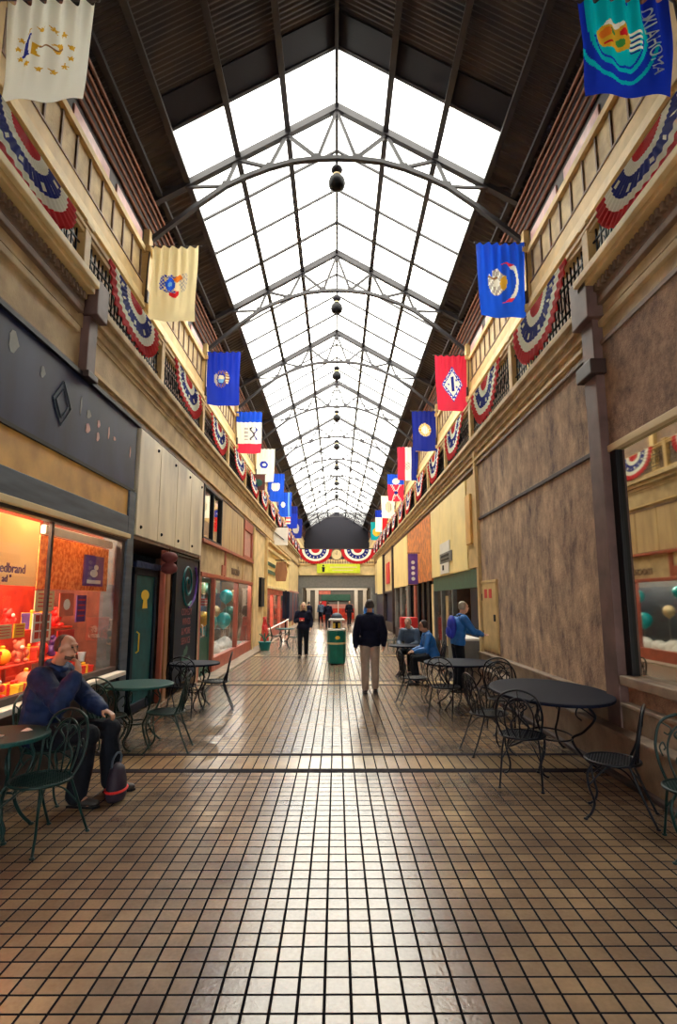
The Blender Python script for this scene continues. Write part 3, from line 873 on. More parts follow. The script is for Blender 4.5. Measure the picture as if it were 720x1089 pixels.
for i, (z, d, y) in enumerate(goods):
    c = cols[(i*7 + 3) % len(cols)]; kind = ('bauble', 'gift_box', 'plush_toy')[(i*5) % 3]
    cnt[(z, kind, c)] = cnt.get((z, kind, c), 0) + 1
    key = (z, kind, c)
    lab = '%s %s %s of the red window, %s such' % (cname[c], {'bauble': 'round bauble', 'gift_box': 'gift box', 'plush_toy': 'plush toy'}[kind], place[z], nth(cnt[key] - 1))
    o = thing(kind, (-XW - d, y, z), lab, kind.replace('_', ' '), 'goods in the red window', rz=rg.uniform(-.5, .5))
    if kind == 'bauble':
        q = rg.uniform(.085, .12)
        one('globe', M[c], lambda b: b.ball((0, 0, q), q, 16, 10), o, smooth=True)
        one('cap', M['yellow'], lambda b: b.lathe([(.02, 0), (.025, .03), (.012, .04)], (0, 0, 2*q - .006), 10), o)
    elif kind == 'gift_box':
        a = rg.uniform(.08, .11); h = rg.uniform(.12, .2)
        one('box', M[c], lambda b: (b.box(-a, a, -a, a, 0, h*.75), b.box(-a-.006, a+.006, -a-.006, a+.006, h*.75, h)), o, bevel=.006)
        one('ribbon', M['yellow'] if c != 'yellow' else M['red'], lambda b: (b.box(-.015, .015, -a-.008, a+.008, 0, h+.004), b.box(-a-.008, a+.008, -.015, .015, 0, h+.004), b.ball((0, .035, h+.02), (.02, .035, .02)), b.ball((0, -.035, h+.02), (.02, .035, .02))), o)
    else:
        one('body', M[c], lambda b: (b.ball((0, 0, .075), (.07, .075, .08), 12, 8), b.ball((.01, 0, .19), (.06, .065, .06), 12, 8), b.ball((0, .05, .24), .025, 8, 6), b.ball((0, -.05, .24), .025, 8, 6),
            b.ball((.07, .05, .03), (.045, .025, .025), 8, 6), b.ball((.07, -.05, .03), (.045, .025, .025), 8, 6), b.ball((.04, .08, .11), (.03, .025, .04), 8, 6), b.ball((.04, -.08, .11), (.03, .025, .04), 8, 6)), o, smooth=True)
        one('muzzle', M['fluff'], lambda b: b.ball((.065, 0, .18), (.02, .028, .022), 8, 6), o, smooth=True)
for y in (4.6, 5.8, 7.1):
    lamp('POINT', 'shop_lamp', (-3.55, y, 2.88), 11, (1, .78, .50), .07)
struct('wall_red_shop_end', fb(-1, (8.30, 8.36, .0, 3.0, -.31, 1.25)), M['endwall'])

# ---- left: stone panels over a recessed entrance ------------------------------------------
r = thing('shopfront', (0, 0, 0), 'entrance bay with four bolted pale stone slabs over a dark recess', 'shopfront')
for k in range(4):
    y0 = 8.53 + 1.045*k
    p = fb(-1, (y0, y0 + 1.03, 2.76, 4.44, .05, .10)).build('stone_slab', M['marble'], r, bevel=.012)
    one('bolt', M['black'], lambda b: (b.ball((-(XW-.052), y0 + .18, 2.9), .03, 8, 6), b.ball((-(XW-.052), y0 + .86, 4.3), .03, 8, 6)), p)
fb(-1, (8.5, 12.7, 2.70, 2.76, .03, 1.0)).build('soffit', M['brown'], r)
fb(-1, (8.5, 12.7, 0, 2.7, -.95, 1.05)).build('back_panel', M['slate'], r)
fb(-1, (12.58, 12.78, 0, 4.44, .04, .5)).build('end_pier', M['stucco'], r, bevel=.01)
fb(-1, (10.42, 10.62, .0, 2.68, .0, .1)).build('wooden_post', M['wood'], r, bevel=.01)
fb(-1, (10.28, 10.40, .0, 2.68, -.02, .1)).build('wooden_post', M['redpaint'], r, bevel=.01)
d = fb(-1, (9.0, 9.12, .02, 2.25, -.1, .17), (10.05, 10.17, .02, 2.25, -.1, .17), (9.0, 10.17, 2.18, 2.30, -.1, .17), (9.0, 10.17, .02, .16, -.1, .17)).build('door_frame', M['navy'], r, bevel=.008)
one('door_glass', M['tealdark'], lambda b: fbox(b, -1, 9.12, 10.05, .16, 2.18, -.13, .15), d)
one('handle', M['yellow'], lambda b: b.tube([(-(XW+.09), 9.2, .95), (-(XW+.05), 9.2, .98), (-(XW+.05), 9.2, 1.25), (-(XW+.09), 9.2, 1.28)], .012, 8), d)
one('door_sign', M['yellow'], lambda b: (b.ball((-(XW+.125), 9.62, 1.86), (.006, .2, .09)), b.prism([(-.08, 0), (.08, 0), (.12, -.16), (-.12, -.16)], (-(XW+.125), 9.62, 1.8), (0, 1, 0), (0, 0, 1), (1, 0, 0), .006)), d)
fb(-1, (8.95, 10.2, 2.30, 2.40, -.06, .12)).build('transom', M['jacketblue'], r)
o = thing('hanging_lantern', (-3.0, 10.15, 2.24), 'dark red paper lantern of two bulbs hung under the stone slabs', 'lantern')
one('shade', M['lantern'], lambda b: b.lathe([(.06, .0), (.13, .04), (.15, .10), (.12, .17), (.07, .20), (.12, .23), (.15, .29), (.12, .36), (.06, .39)], seg=16), o, smooth=True)
one('cord', M['black'], lambda b: b.tube([(0, 0, .38), (0, 0, .47)], .006, 6), o)
o = thing('event_board', (-(XW - .05), 11.65, .18), 'tall navy sign board with teal spiral and faded pink lettering', 'sign')
one('panel', M['navy'], lambda b: b.box(-.05, .0, -.86, .86, 0, 2.44), o, bevel=.01)
one('frame', M['black'], lambda b: (b.box(-.05, .02, -.9, -.86, 0, 2.48), b.box(-.05, .02, .86, .9, 0, 2.48), b.box(-.05, .02, -.9, .9, 2.44, 2.48)), o)
def spir(b):
    pts = [(.006, (.05 + .032*t)*cos(t*.9), 1.93 + (.05 + .032*t)*sin(t*.9)) for t in [i*.35 for i in range(38)]]
    b.tube(pts, .028, 6)
one('spiral', M['tealdark'], spir, o)
one('swash', M['purple'], lambda b: b.tube(spline([(.006, .1, 1.45), (.006, .55, 1.65), (.006, .72, 2.05), (.006, .55, 2.3)]), .03, 6), o)
for i, t in enumerate(('COMEDY', 'WINGS', '& MORE', 'SERVICE')):
    text_mb(t, .19, .003, lambda a, b, c: (.006 + c, a, 1.36 - .19*i + b)).build('lettering', M['pinkletter'], o)
one('leaf_print', M['bgreen'], lambda b: [b.ball((.004, .33*cos(i*2.4)*((i % 3)+1)/3, .38 + .25*sin(i*2.4)*((i % 4)+1)/4), (.004, .10, .07)) for i in range(12)], o)

# ---- left: shop with red frames and balloons -----------------------------------------------
r = thing('shopfront', (0, 0, 0), 'red-framed shopfront showing balloons under a beige frieze and veined stone', 'shopfront')
fr = fb(-1, (12.85, 15.0, 3.16, 3.24, .04, .08), (12.85, 15.0, 4.40, 4.46, .04, .08), (12.85, 12.95, 3.2, 4.45, .04, .08), (14.88, 15.0, 3.2, 4.45, .04, .08), (13.9, 13.98, 3.2, 4.45, .03, .06)).build('upper_window_frame', M['black'], r, bevel=.006)
fb(-1, (12.95, 14.88, 3.24, 4.40, -.02, .04)).build('upper_pane', M['mirror'], r)
for k in range(3):
    fb(-1, (15.02 + 1.2*k, 16.19 + 1.2*k, 3.2, 4.46, .02, .1)).build('stone_slab', M['woodvein'], r, bevel=.008)
fb(-1, (18.62, 18.75, 3.2, 4.46, .04, .1), (18.62, 20.6, 3.2, 3.28, .04, .1), (18.62, 20.6, 4.14, 4.46, .04, .1), (20.4, 20.6, 3.2, 4.3, .04, .1)).build('red_window_frame', M['redpaint'], r, bevel=.006)
fb(-1, (18.75, 20.4, 3.28, 4.14, -.02, .05)).build('red_window_pane', M['pinkglass'], r)
fb(-1, (12.8, 20.7, 3.10, 3.18, .08, .1)).build('ledge', M['redpaint'], r, bevel=.008)
fb(-1, (12.8, 20.7, 2.42, 3.10, .0, .1)).build('frieze', M['beige'], r)
fb(-1, (15.6, 15.8, 2.42, 3.12, .03, .1), (15.25, 15.6, 2.44, 2.72, .03, .1)).build('frieze_bracket', M['redpaint'], r, bevel=.01)
face_text(-1, 'mocsdo', .42, 17.35, 2.66, .012, M['brown'], r)
fb(-1, (18.6, 18.7, 2.42, 3.0, .02, .1)).build('frieze_strip', M['tan'], r)
fb(-1, (12.8, 20.7, 2.32, 2.42, .06, .1), (12.8, 12.95, 0, 2.4, .03, .1), (14.3, 14.48, 0, 2.4, .03, .1), (17.7, 17.86, .35, 2.4, .03, .1), (20.5, 20.7, 0, 2.4, .03, .1), (14.4, 20.6, .0, .36, .04, .1)).build('frame', M['redpaint'], r, bevel=.008)
d = fb(-1, (12.98, 13.1, .02, 2.3, -.05, .1), (14.15, 14.28, .02, 2.3, -.05, .1), (12.98, 14.28, 2.2, 2.3, -.05, .1), (12.98, 14.28, .02, .9, -.06, .09)).build('shop_door', M['bgreen'], r, bevel=.006)
one('door_glass', M['glass'], lambda b: fbox(b, -1, 13.1, 14.15, .9, 2.2, -.07, .08), d)
one('handle', M['white'], lambda b: b.tube([(-(XW-.0), 13.2, .95), (-(XW-.03), 13.2, .97), (-(XW-.03), 13.2, 1.2), (-(XW-.0), 13.2, 1.22)], .012, 6), d)
fb(-1, (14.48, 17.7, .36, 2.32, -.03, .04)).build('pane', M['glass'], r)
fb(-1, (17.86, 20.5, .36, 2.32, -.03, .04)).build('pane', M['glass'], r)
struct('wall_balloon_shop', fb(-1, (12.8, 20.8, 0, 2.5, -1.1, 1.15)), M['slate'])
struct('floor_balloon_shop', fb(-1, (14.4, 20.8, 0, .34, -.1, 1.1)), M['white'])
struct('ceiling_balloon_shop', fb(-1, (12.8, 20.8, 2.44, 2.5, -.1, 1.1)), M['slate'])
def balloon(c, y, z, q, d, lab):
    o = thing('balloon', (-(XW + d), y, z), lab, 'balloon', 'balloons in the shop window')
    one('envelope', M[c], lambda b: b.lathe([(.01, -q*1.12), (q*.35, -q*.95), (q*.75, -q*.6), (q, 0), (q*.85, q*.55), (q*.5, q*.88), (.02, q)], seg=18), o, smooth=True)
    one('string', M['white'], lambda b: b.tube([(0, 0, -q*1.1), (.02, .01, -q*2), (0, 0, .345 - z)], .005, 5), o)
    one('knot', M[c], lambda b: b.lathe([(.005, -q*1.08), (.03, -q*1.2), (.005, -q*1.18)], seg=8), o)
for a in (('turq', 15.7, 1.15, .30, .45, 'big turquoise balloon low in the red-framed window'), ('yellow', 14.95, 1.30, .20, .40, 'yellow balloon at the near edge of the red-framed window'),
          ('turq', 16.3, 2.0, .19, .5, 'small turquoise balloon high in the red-framed window'), ('offwhite', 16.9, 1.45, .18, .5, 'cream balloon beside the big turquoise one'),
          ('bgreen', 15.3, 2.05, .20, .4, 'dark green balloon at the top near corner of the window'), ('turq', 18.6, 1.9, .22, .5, 'turquoise balloon in the far red-framed pane'),
          ('green', 19.3, 1.35, .24, .5, 'green balloon low in the far red-framed pane'), ('offwhite', 19.9, 1.95, .18, .5, 'cream balloon in the far red-framed pane'), ('turq', 18.3, 1.15, .25, .5, 'low turquoise balloon in the far red-framed pane')):
    balloon(*a)
o = thing('striped_parcel', (-(XW + .42), 15.15, 1.62), 'red and white striped parcel hung in the red-framed window', 'parcel')
one('box', M['white'], lambda b: b.box(-.1, .1, -.3, .3, 0, .2), o, bevel=.01)
one('stripe', M['red'], lambda b: [b.box(-.102, .102, -.302, .302, .03 + .07*i, .06 + .07*i) for i in range(3)], o)
one('cord', M['white'], lambda b: b.tube([(0, 0, .2), (0, 0, .82)], .006, 5), o)
o = thing('snow_blanket', (-(XW + .62), 16.6, .33), 'fluffy white blanket heaped along the red-framed window ledge', 'blanket')
rg2 = random.Random(3)
one('heap', M['fluff'], lambda b: [b.ball((rg2.uniform(-.24, .3), -1.9 + 3.8*i/15, .06), (.22, .24, rg2.uniform(.12, .26)), 12, 8) for i in range(16)], o, smooth=True)
for y in (14.9, 16.6, 18.6, 20.0): lamp('POINT', 'shop_lamp', (-3.36, y, 2.405), 4, (1, .93, .8), .025)

# ---- left: cream bay with black sign, then the pink shop --------------------------------
r = thing('shopfront', (0, 0, 0), 'plain cream bay between the balloon shop and the pink shop', 'shopfront')
fb(-1, (20.75, 24.4, 0, 4.46, .0, .1)).build('wall_panel', M['cream'], r)
fb(-1, (20.75, 21.0, 0, 4.46, .06, .1)).build('pier', M['tan'], r, bevel=.01)
fb(-1, (24.3, 24.6, 0, 4.46, .12, .1)).build('pier', M['tan'], r, bevel=.01)
o = thing('blade_sign', (-(XW - .05), 23.2, 1.55), 'tall narrow black sign fixed to the cream wall', 'sign')
one('panel', M['black'], lambda b: b.box(-.05, .06, -.55, .45, 0, 1.1), o, bevel=.01)
one('rim', M['dkbrown'], lambda b: (b.box(-.05, .075, -.58, .48, 1.1, 1.13), b.box(-.05, .075, -.58, .48, -.03, 0)), o)
r = thing('shopfront', (0, 0, 0), 'pink and red lit shopfront below two green strips', 'shopfront')
fb(-1, (24.6, 36.6, 2.42, 4.46, .0, .1)).build('upper_panel', M['yellowcream'], r)
fb(-1, (25.2, 28.2, 3.35, 3.5, .05, .1)).build('green_strip', M['bgreen'], r)
fb(-1, (25.2, 28.2, 2.98, 3.14, .05, .1)).build('green_strip', M['bgreen'], r)
fb(-1, (24.6, 36.6, 2.30, 2.42, .10, .1)).build('ledge', M['cream'], r, bevel=.01)
fb(-1, (24.6, 36.6, 4.0, 4.12, .12, .1), (24.6, 36.6, 4.3, 4.40, .18, .1)).build('cornice', M['cream'], r, bevel=.01)
fb(-1, (24.6, 36.6, .0, .5, .02, .1)).build('stall_riser', M['redpaint'], r)
fb(-1, (24.6, 25.2, .5, 2.3, .02, .1), (27.6, 28.0, .5, 2.3, .02, .1), (31, 31.5, .5, 2.3, .02, .1), (36.2, 36.6, 0, 2.3, .02, .1), (24.6, 36.6, 2.05, 2.3, .02, .1)).build('frame', M['pinkshop'], r, bevel=.01)
fb(-1, (25.2, 36.2, .5, 2.05, -.05, .06)).build('pane', M['glass'], r)
struct('wall_pink_shop', fb(-1, (24.6, 36.6, 0, 2.5, -1.0, 1.05)), M['pinkshop'])
for y in (26.4, 29.5, 33.6): lamp('POINT', 'shop_lamp', (-3.32, y, 2.22), 14, (1, .6, .45), .06)
o = thing('hexagon_sign', (-2.78, 28.4, 2.72), 'brown six-sided sign projecting from the cream wall', 'sign')
one('board', M['wood'], lambda b: b.prism([(-.38, 0), (.38, 0), (.5, .45), (.38, .95), (-.38, .95), (-.5, .45)], (0, -.04, 0), (.62, 0, 0), (0, 0, 1), (0, 1, 0), .08), o, bevel=.01)
one('bracket', M['black'], lambda b: (b.tube([(-.31, 0, 1.05), (.2, 0, 1.05)], .02, 6), b.tube([(0, 0, .94), (0, 0, 1.05)], .012, 6)), o)
o = thing('square_sign', (-2.82, 27.6, 4.45), 'square white sign with one slanting dark stroke below the gallery', 'sign')
one('board', M['white'], lambda b: b.box(-.4, .42, -.04, .04, 0, .86), o, bevel=.01)
one('stroke', M['navy'], lambda b: b.beam((-.22, -.045, .62), (.24, -.045, .26), .03, .09, up=(0, 1, 0)), o)
one('bracket', M['black'], lambda b: b.tube([(-.32, 0, .9), (.4, 0, .9)], .02, 6), o)
o = thing('sign_post', (-2.72, 30.6, 0), 'thin dark post carrying a tall narrow banner before the pink shop', 'sign')
one('pole', M['black'], lambda b: b.tube([(0, 0, .04), (0, 0, 2.3)], .04, 8), o)
one('base', M['black'], lambda b: b.lathe([(.25, 0), (.25, .04), (.05, .07)], seg=14), o)
one('banner', M['navy'], lambda b: b.box(-.18, .18, -.02, .02, .8, 2.25), o, bevel=.006)
r = thing('shopfront', (0, 0, 0), 'last pale shopfront on the side of the pink shop, next to the bridge', 'shopfront')
fb(-1, (36.8, 45.8, 0, 4.46, .0, .1)).build('wall_panel', M['cream'], r)
fb(-1, (37.2, 45.6, .4, 2.3, .03, .05)).build('window_band', M['darkmirror'], r)
fb(-1, (37.0, 45.8, 2.3, 2.42, .08, .1), (40, 40.3, 0, 2.4, .05, .1), (43, 43.3, 0, 2.4, .05, .1)).build('frame', M['redpaint'], r, bevel=.01)
o = thing('white_handrail', (-2.62, 26.6, 0), 'white slanted handrail standing before the pink shop', 'handrail')
one('rail', M['white'], lambda b: b.tube([(-.1, -3.6, .62), (0, 0, .70), (.06, 3.8, .78)], .035, 8), o)
for y, h in ((-3.5, .62), (0, .70), (3.7, .78)): one('post', M['white'], lambda b: b.tube([(.016*y, y, 0), (.016*y, y, h)], .025, 8), o)

# ---- right: stone-faced bay with reflecting window --------------------------------------
r = thing('shopfront', (0, 0, 0), 'pebbled bay with a tall reflecting window and dark pier', 'shopfront')
fb(1, (-2, 6.16, 3.50, 4.72, .02, .12)).build('upper_stucco', M['stucco_up'], r)
fb(1, (-2, 6.2, 3.42, 3.50, .05, .12)).build('head_rail', M['offwhite'], r, bevel=.01)
fb(1, (-2, 6.03, 1.0, 3.42, -.012, .06)).build('window_glass', M['mirror'], r)
fb(1, (6.03, 6.16, .92, 3.46, .03, .14)).build('window_jamb', M['black'], r, bevel=.01)
fb(1, (-2, 6.1, .90, 1.0, .14, .14)).build('sill', M['curb'], r, bevel=.012)
fb(1, (-2, 6.16, .72, .90, .02, .14)).build('stall_riser', M['stucco_up'], r)
fb(1, (6.16, 6.46, .0, 5.05, .12, .1)).build('pier', M['pierpaint'], r, bevel=.012)
fb(1, (6.10, 6.50, 4.34, 4.52, .20, .1)).build('pier_band', M['dkbrown'], r, bevel=.015)
fb(1, (6.08, 6.52, 5.02, 5.62, .20, .1)).build('pier_block', M['pierpaint'], r, bevel=.015)
# matching half pier across the hall
r = thing('wall_pier', (0, 0, 0), 'short brown pier under the gallery beside the dark glass fascia', 'pier')
fb(-1, (6.42, 6.66, 4.48, 5.2, .10, .1)).build('shaft', M['pierpaint'], r, bevel=.012)
fb(-1, (6.38, 6.70, 5.2, 5.66, .20, .1)).build('block', M['pierpaint'], r, bevel=.015)
fb(-1, (6.40, 6.68, 4.42, 4.50, .14, .1)).build('foot', M['dkbrown'], r, bevel=.01)

# ---- right: big stucco wall, plinth and steps ------------------------------------------------
mb = MB(); fbox(mb, 1, 6.44, 12.12, .72, 4.72, .0, .12); struct('wall_stucco_right', mb, M['stucco'])
mb = MB(); fbox(mb, 1, 6.44, 12.12, 3.49, 3.545, .03, .1); trim(mb, M['dkbrown'], bevel=.006)
mb = MB(); fbox(mb, 1, 12.10, 12.26, 0, 5.05, .07, .2); trim(mb, M['tan'], bevel=.01)
mb = MB(); mb.box(2.87, 3.2, -4.5, 12.2, 0, .42); mb.box(2.84, 3.2, -4.5, 12.2, .42, .46); struct('trim_plinth', mb, M['curb'], bevel=.012)
mb = MB(); mb.box(3.0, 3.2, -4.5, 12.2, .46, .68); mb.box(2.985, 3.2, -4.5, 12.2, .68, .72); struct('trim_plinth_step', mb, M['curb'], bevel=.01)
mb = MB(); mb.box(2.80, 2.87, -4.5, 12.2, 0, .05); trim(mb, M['dkbrown'], bevel=.01)
o = thing('wall_cabinet', (XW, 11.5, .82), 'flush tan metal cupboard door with red stickers in the pebbled wall', 'cabinet')
one('frame', M['tan'], lambda b: (b.box(-.02, .02, -.56, -.50, 0, 1.3), b.box(-.02, .02, .50, .56, 0, 1.3), b.box(-.02, .02, -.56, .56, -.05, 0), b.box(-.035, .02, -.58, .58, 1.3, 1.36)), o, bevel=.006)
one('door', M['tan'], lambda b: b.box(-.03, .02, -.5, .5, .0, 1.3), o, bevel=.006)
for yy in (-.12, .22): one('sticker', M['red'], lambda b: b.box(-.036, -.03, yy - .1, yy + .1, 1.0, 1.18), o)
one('latch', M['black'], lambda b: b.box(-.055, -.03, -.44, -.36, .55, .68), o, bevel=.006)
one('hinge', M['brown'], lambda b: (b.tube([(-.035, .5, .2), (-.035, .5, .34)], .014, 8), b.tube([(-.035, .5, .95), (-.035, .5, 1.09)], .014, 8)), o)

# ---- right: cream panels with the green header ---------------------------------------------
r = thing('shopfront', (0, 0, 0), 'shopfront of tall cream panels over a green header', 'shopfront')
for k in range(3):
    fb(1, (13.25 + 1.68*k, 14.91 + 1.68*k, 2.48, 4.62, .03, .12)).build('cream_panel', M['yellowcream'], r, bevel=.008)
fb(1, (12.3, 13.22, 2.5, 4.62, .0, .12)).build('tan_panel', M['tan'], r, bevel=.008)
fb(1, (12.75, 13.2, 3.05, 4.2, .06, .12)).build('yellow_strip', M['ochre'], r, bevel=.01)
fb(1, (12.3, 18.3, 2.06, 2.48, -.02, .12)).build('green_header', M['bgreen'], r, bevel=.01)
fb(1, (12.3, 13.4, .0, 2.06, -.05, .12)).build('dark_pier', M['navy'], r)
for y in (15.3, 16.9, 18.2):
    fb(1, (y - .06, y + .06, 0, 2.06, .0, .12)).build('post', M['greybeam'], r, bevel=.008)
fb(1, (15.36, 18.14, .02, 2.06, -.08, .05)).build('pane', M['glass'], r)
fb(1, (16.1, 16.5, .5, 1.9, -.05, .06)).build('poster_strip', M['offwhite'], r)
struct('wall_green_shop', fb(1, (12.3, 18.3, 0, 2.5, -1.2, 1.25)), M['wood'])
o = thing('grey_sign', (XW - .04, 15.85, 2.62), 'grey and white shop sign on the tall cream panels', 'sign')
one('upper_board', M['white'], lambda b: b.box(-.02, .03, -.62, .75, .48, .78), o, bevel=.008)
one('board', M['grey'], lambda b: b.box(-.03, .03, -.9, .75, .20, .48), o, bevel=.008)
one('lower_board', M['white'], lambda b: b.box(-.02, .03, -.45, .75, -.1, .20), o, bevel=.008)
one('mark', M['black'], lambda b: (b.box(-.035, -.02, .18, .36, 0, .14), b.box(-.04, -.03, -.6, .5, .26, .30), b.box(-.04, -.03, -.6, .5, .36, .42)), o)
o = thing('counter', (2.9, 12.9, 0), 'low pale serving counter beside the big pebbled wall', 'counter')
one('body', M['greybeam'], lambda b: b.box(-.2, .16, -.55, 1.1, 0, .92), o, bevel=.01)
one('top', M['white'], lambda b: b.box(-.24, .19, -.6, 1.15, .92, .97), o, bevel=.01)
one('kick_plate', M['navy'], lambda b: b.box(-.21, .15, -.54, 1.09, 0, .12), o)
# ---- right: orange stone front ------------------------------------------------------------
r = thing('shopfront', (0, 0, 0), 'shopfront faced with orange stone over dark columns', 'shopfront')
for k in range(3):
    fb(1, (18.42 + 2.02*k, 20.42 + 2.02*k, 2.42, 4.62, .02, .12)).build('stone_slab', M['orange'], r, bevel=.008)
for y in (19.4, 20.6, 21.9, 24.3): fb(1, (y - .22, y + .22, 0, 2.42, -.02, .12)).build('column', M['black'], r, bevel=.01)
fb(1, (22.5, 22.9, .3, 2.42, .0, .1)).build('red_column', M['redpaint'], r, bevel=.01)
fb(1, (18.47, 24.43, 0, .3, -.03, .12)).build('stall_riser', M['dkbrown'], r)
fb(1, (18.5, 24.4, .3, 2.42, -.15, .17)).build('pane', M['glass'], r)
fb(1, (18.5, 18.9, .3, 2.3, -.05, .12)).build('cream_post', M['cream'], r)
struct('wall_orange_shop', fb(1, (18.4, 24.5, 0, 2.5, -1.2, 1.25)), M['brown'])
o = thing('purple_banner', (2.82, 20.9, 2.36), 'tall purple banner sign hung on the orange stone', 'sign')
one('cloth', M['purple'], lambda b: b.box(-.18, .18, -.03, .03, 0, 1.12), o, bevel=.006)
one('mark', M['white'], lambda b: [b.ball((0, -.034, .2 + .2*i), (.07, .006, .07), 8, 6) for i in range(4)], o)
one('arm', M['black'], lambda b: (b.tube([(.28, 0, 1.15), (-.2, 0, 1.15)], .015, 6), b.tube([(.28, 0, -.03), (-.2, 0, -.03)], .015, 6)), o)
o = thing('newspaper_box', (2.72, 21.6, 0), 'red street vending box with a white picture by the dark columns', 'box')
one('body', M['red'], lambda b: (b.box(-.32, .3, -.3, .3, .32, 1.15)), o, bevel=.02)
one('leg', M['black'], lambda b: b.box(-.25, -.2, -.22, .22, 0, .33), o); one('leg', M['black'], lambda b: b.box(.2, .25, -.22, .22, 0, .33), o)
one('picture', M['fluff'], lambda b: (b.ball((-.0, -.302, .72), (.13, .008, .14), 10, 6), b.box(-.2, .2, -.31, -.3, .42, .55)), o)
# ---- right: far cream and mixed fronts --------------------------------------------------
r = thing('shopfront', (0, 0, 0), 'cream shopfront beyond the orange stone one', 'shopfront')
fb(1, (24.6, 30.4, 2.42, 4.62, .03, .12)).build('cream_panel', M['yellowcream'], r)
fb(1, (24.6, 30.4, 0, .4, .0, .1)).build('stall_riser', M['dkbrown'], r)
for a, b_ in ((24.6, 25.3), (27.4, 27.9), (30, 30.4)): fb(1, (a, b_, 0, 2.42, .0, .1)).build('pier', M['greybeam'], r)
fb(1, (25.3, 30.0, .4, 2.42, -.1, .12)).build('pane', M['glass'], r)
fb(1, (25.6, 26.6, .9, 2.2, -.14, .16)).build('red_poster', M['pinkshop'], r)
struct('wall_cream_shop', fb(1, (24.6, 30.4, 0, 2.5, -1.2, 1.25)), M['grey'])
r = thing('shopfront', (0, 0, 0), 'pale shopfront with a small red upright sign, last before the bridge', 'shopfront')
fb(1, (30.6, 45.8, 2.3, 4.62, .0, .12)).build('upper_panel', M['cream'], r)
fb(1, (33.0, 35.0, 2.75, 4.0, .06, .1)).build('red_sign', M['red'], r, bevel=.01)
for a, b_ in ((30.5, 30.8), (36.4, 37)): fb(1, (a, b_, 0, 4.7, .12, .1)).build('pier', M['dkbrown'], r, bevel=.01)
fb(1, (37.2, 42.0, 2.2, 4.7, .10, .1)).build('pale_pier', M['yellowcream'], r)
fb(1, (31, 45.6, 0, .5, .0, .1), (31, 45.6, 2.2, 2.32, .05, .1)).build('frame', M['dkbrown'], r)
fb(1, (31, 45.6, .5, 2.2, -.1, .12)).build('window_band', M['darkmirror'], r)
# ---- left kerb -------------------------------------------------------------------------
mb = MB(); mb.box(-3.2, -2.72, 12.9, 45, 0, .035); struct('trim_kerb', mb, M['curb'], bevel=.01)

# ================================================================== BRIDGE AT THE FAR END
YB = 46.0
r = thing('gallery_bridge', (0, YB, 0), 'pale gallery bridge with grey beam crossing the far end of the hall', 'bridge')
def bb(x0, x1, z0, z1, y0, y1): return lambda b: b.box(x0, x1, y0, y1, z0, z1)
one('fascia', M['cream'], bb(-3.25, 3.25, 3.78, 4.62, 0, 1.6), r, bevel=.02)
one('fascia_trim', M['tan'], bb(-3.25, 3.25, 4.62, 4.74, -.08, 1.6), r, bevel=.01)
one('beam', M['greybeam'], bb(-3.3, 3.3, 2.78, 3.78, .15, 1.5), r, bevel=.02)
for x in (-3.05, 3.05): one('column', M['greybeam'], bb(x - .28, x + .28, 0, 2.8, .1, .7), r, bevel=.02)
one('railing', M['dkbrown'], lambda b: (b.box(-3.2, 3.2, 0, .08, 5.85, 5.98), [b.box(-3.1 + .2*i - .02, -3.1 + .2*i + .02, .02, .06, 4.74, 5.86) for i in range(32)]), r)
for i, x in enumerate((-1.72, 1.72)):
    o = bprot.copy(); COL.objects.link(o)
    o.rotation_euler = (0, 0, -pi/2); o.location = (x, YB - .1, 5.88); o.scale = (1, 1.3, 1.2)
    tag(o, 'red, white and blue fan bunting on the far bridge, %s the clock' % ('red-framed shop side of' if i == 0 else 'orange stone side of'), 'bunting', 'fan buntings on the bridge')
o = thing('clock', (0, YB - .12, 5.45), 'round cream clock in the middle of the far bridge rail', 'clock')
def disc(r0, d0, d1): return lambda b: b.tube([(0, d0, 0), (0, d1, 0)], r0, 24)
one('case', M['brown'], disc(.48, 0, .12), o)
one('dial', M['ivory'] if 'ivory' in M else M['offwhite'], disc(.40, -.012, 0), o)
one('hand', M['black'], lambda b: b.beam((0, -.02, -.04), (.02, -.02, .30), .04, .012), o)
one('hand', M['black'], lambda b: b.beam((0, -.025, 0), (-.15, -.025, .14), .05, .012), o)
o = thing('lime_banner', (0.15, YB - .14, 3.95), 'bright yellow-green banner hung across the far bridge', 'banner')
one('sheet', M['lime'], lambda b: b.box(-1.75, 1.75, -.03, .03, 0, .74), o, bevel=.006)
one('figure', M['black'], lambda b: (b.ball((-1.22, -.032, .60), (.08, .008, .08), 10, 6), b.prism([(-.1, .1), (.1, .1), (.13, .5), (-.13, .5)], (-1.22, -.042, 0), (1, 0, 0), (0, 0, 1), (0, 1, 0), .012)), o)
one('pale_stroke', M['offwhite'], lambda b: (b.box(-.7, 1.5, -.036, -.03, .44, .52), b.box(-.5, 1.2, -.036, -.03, .2, .26)), o)
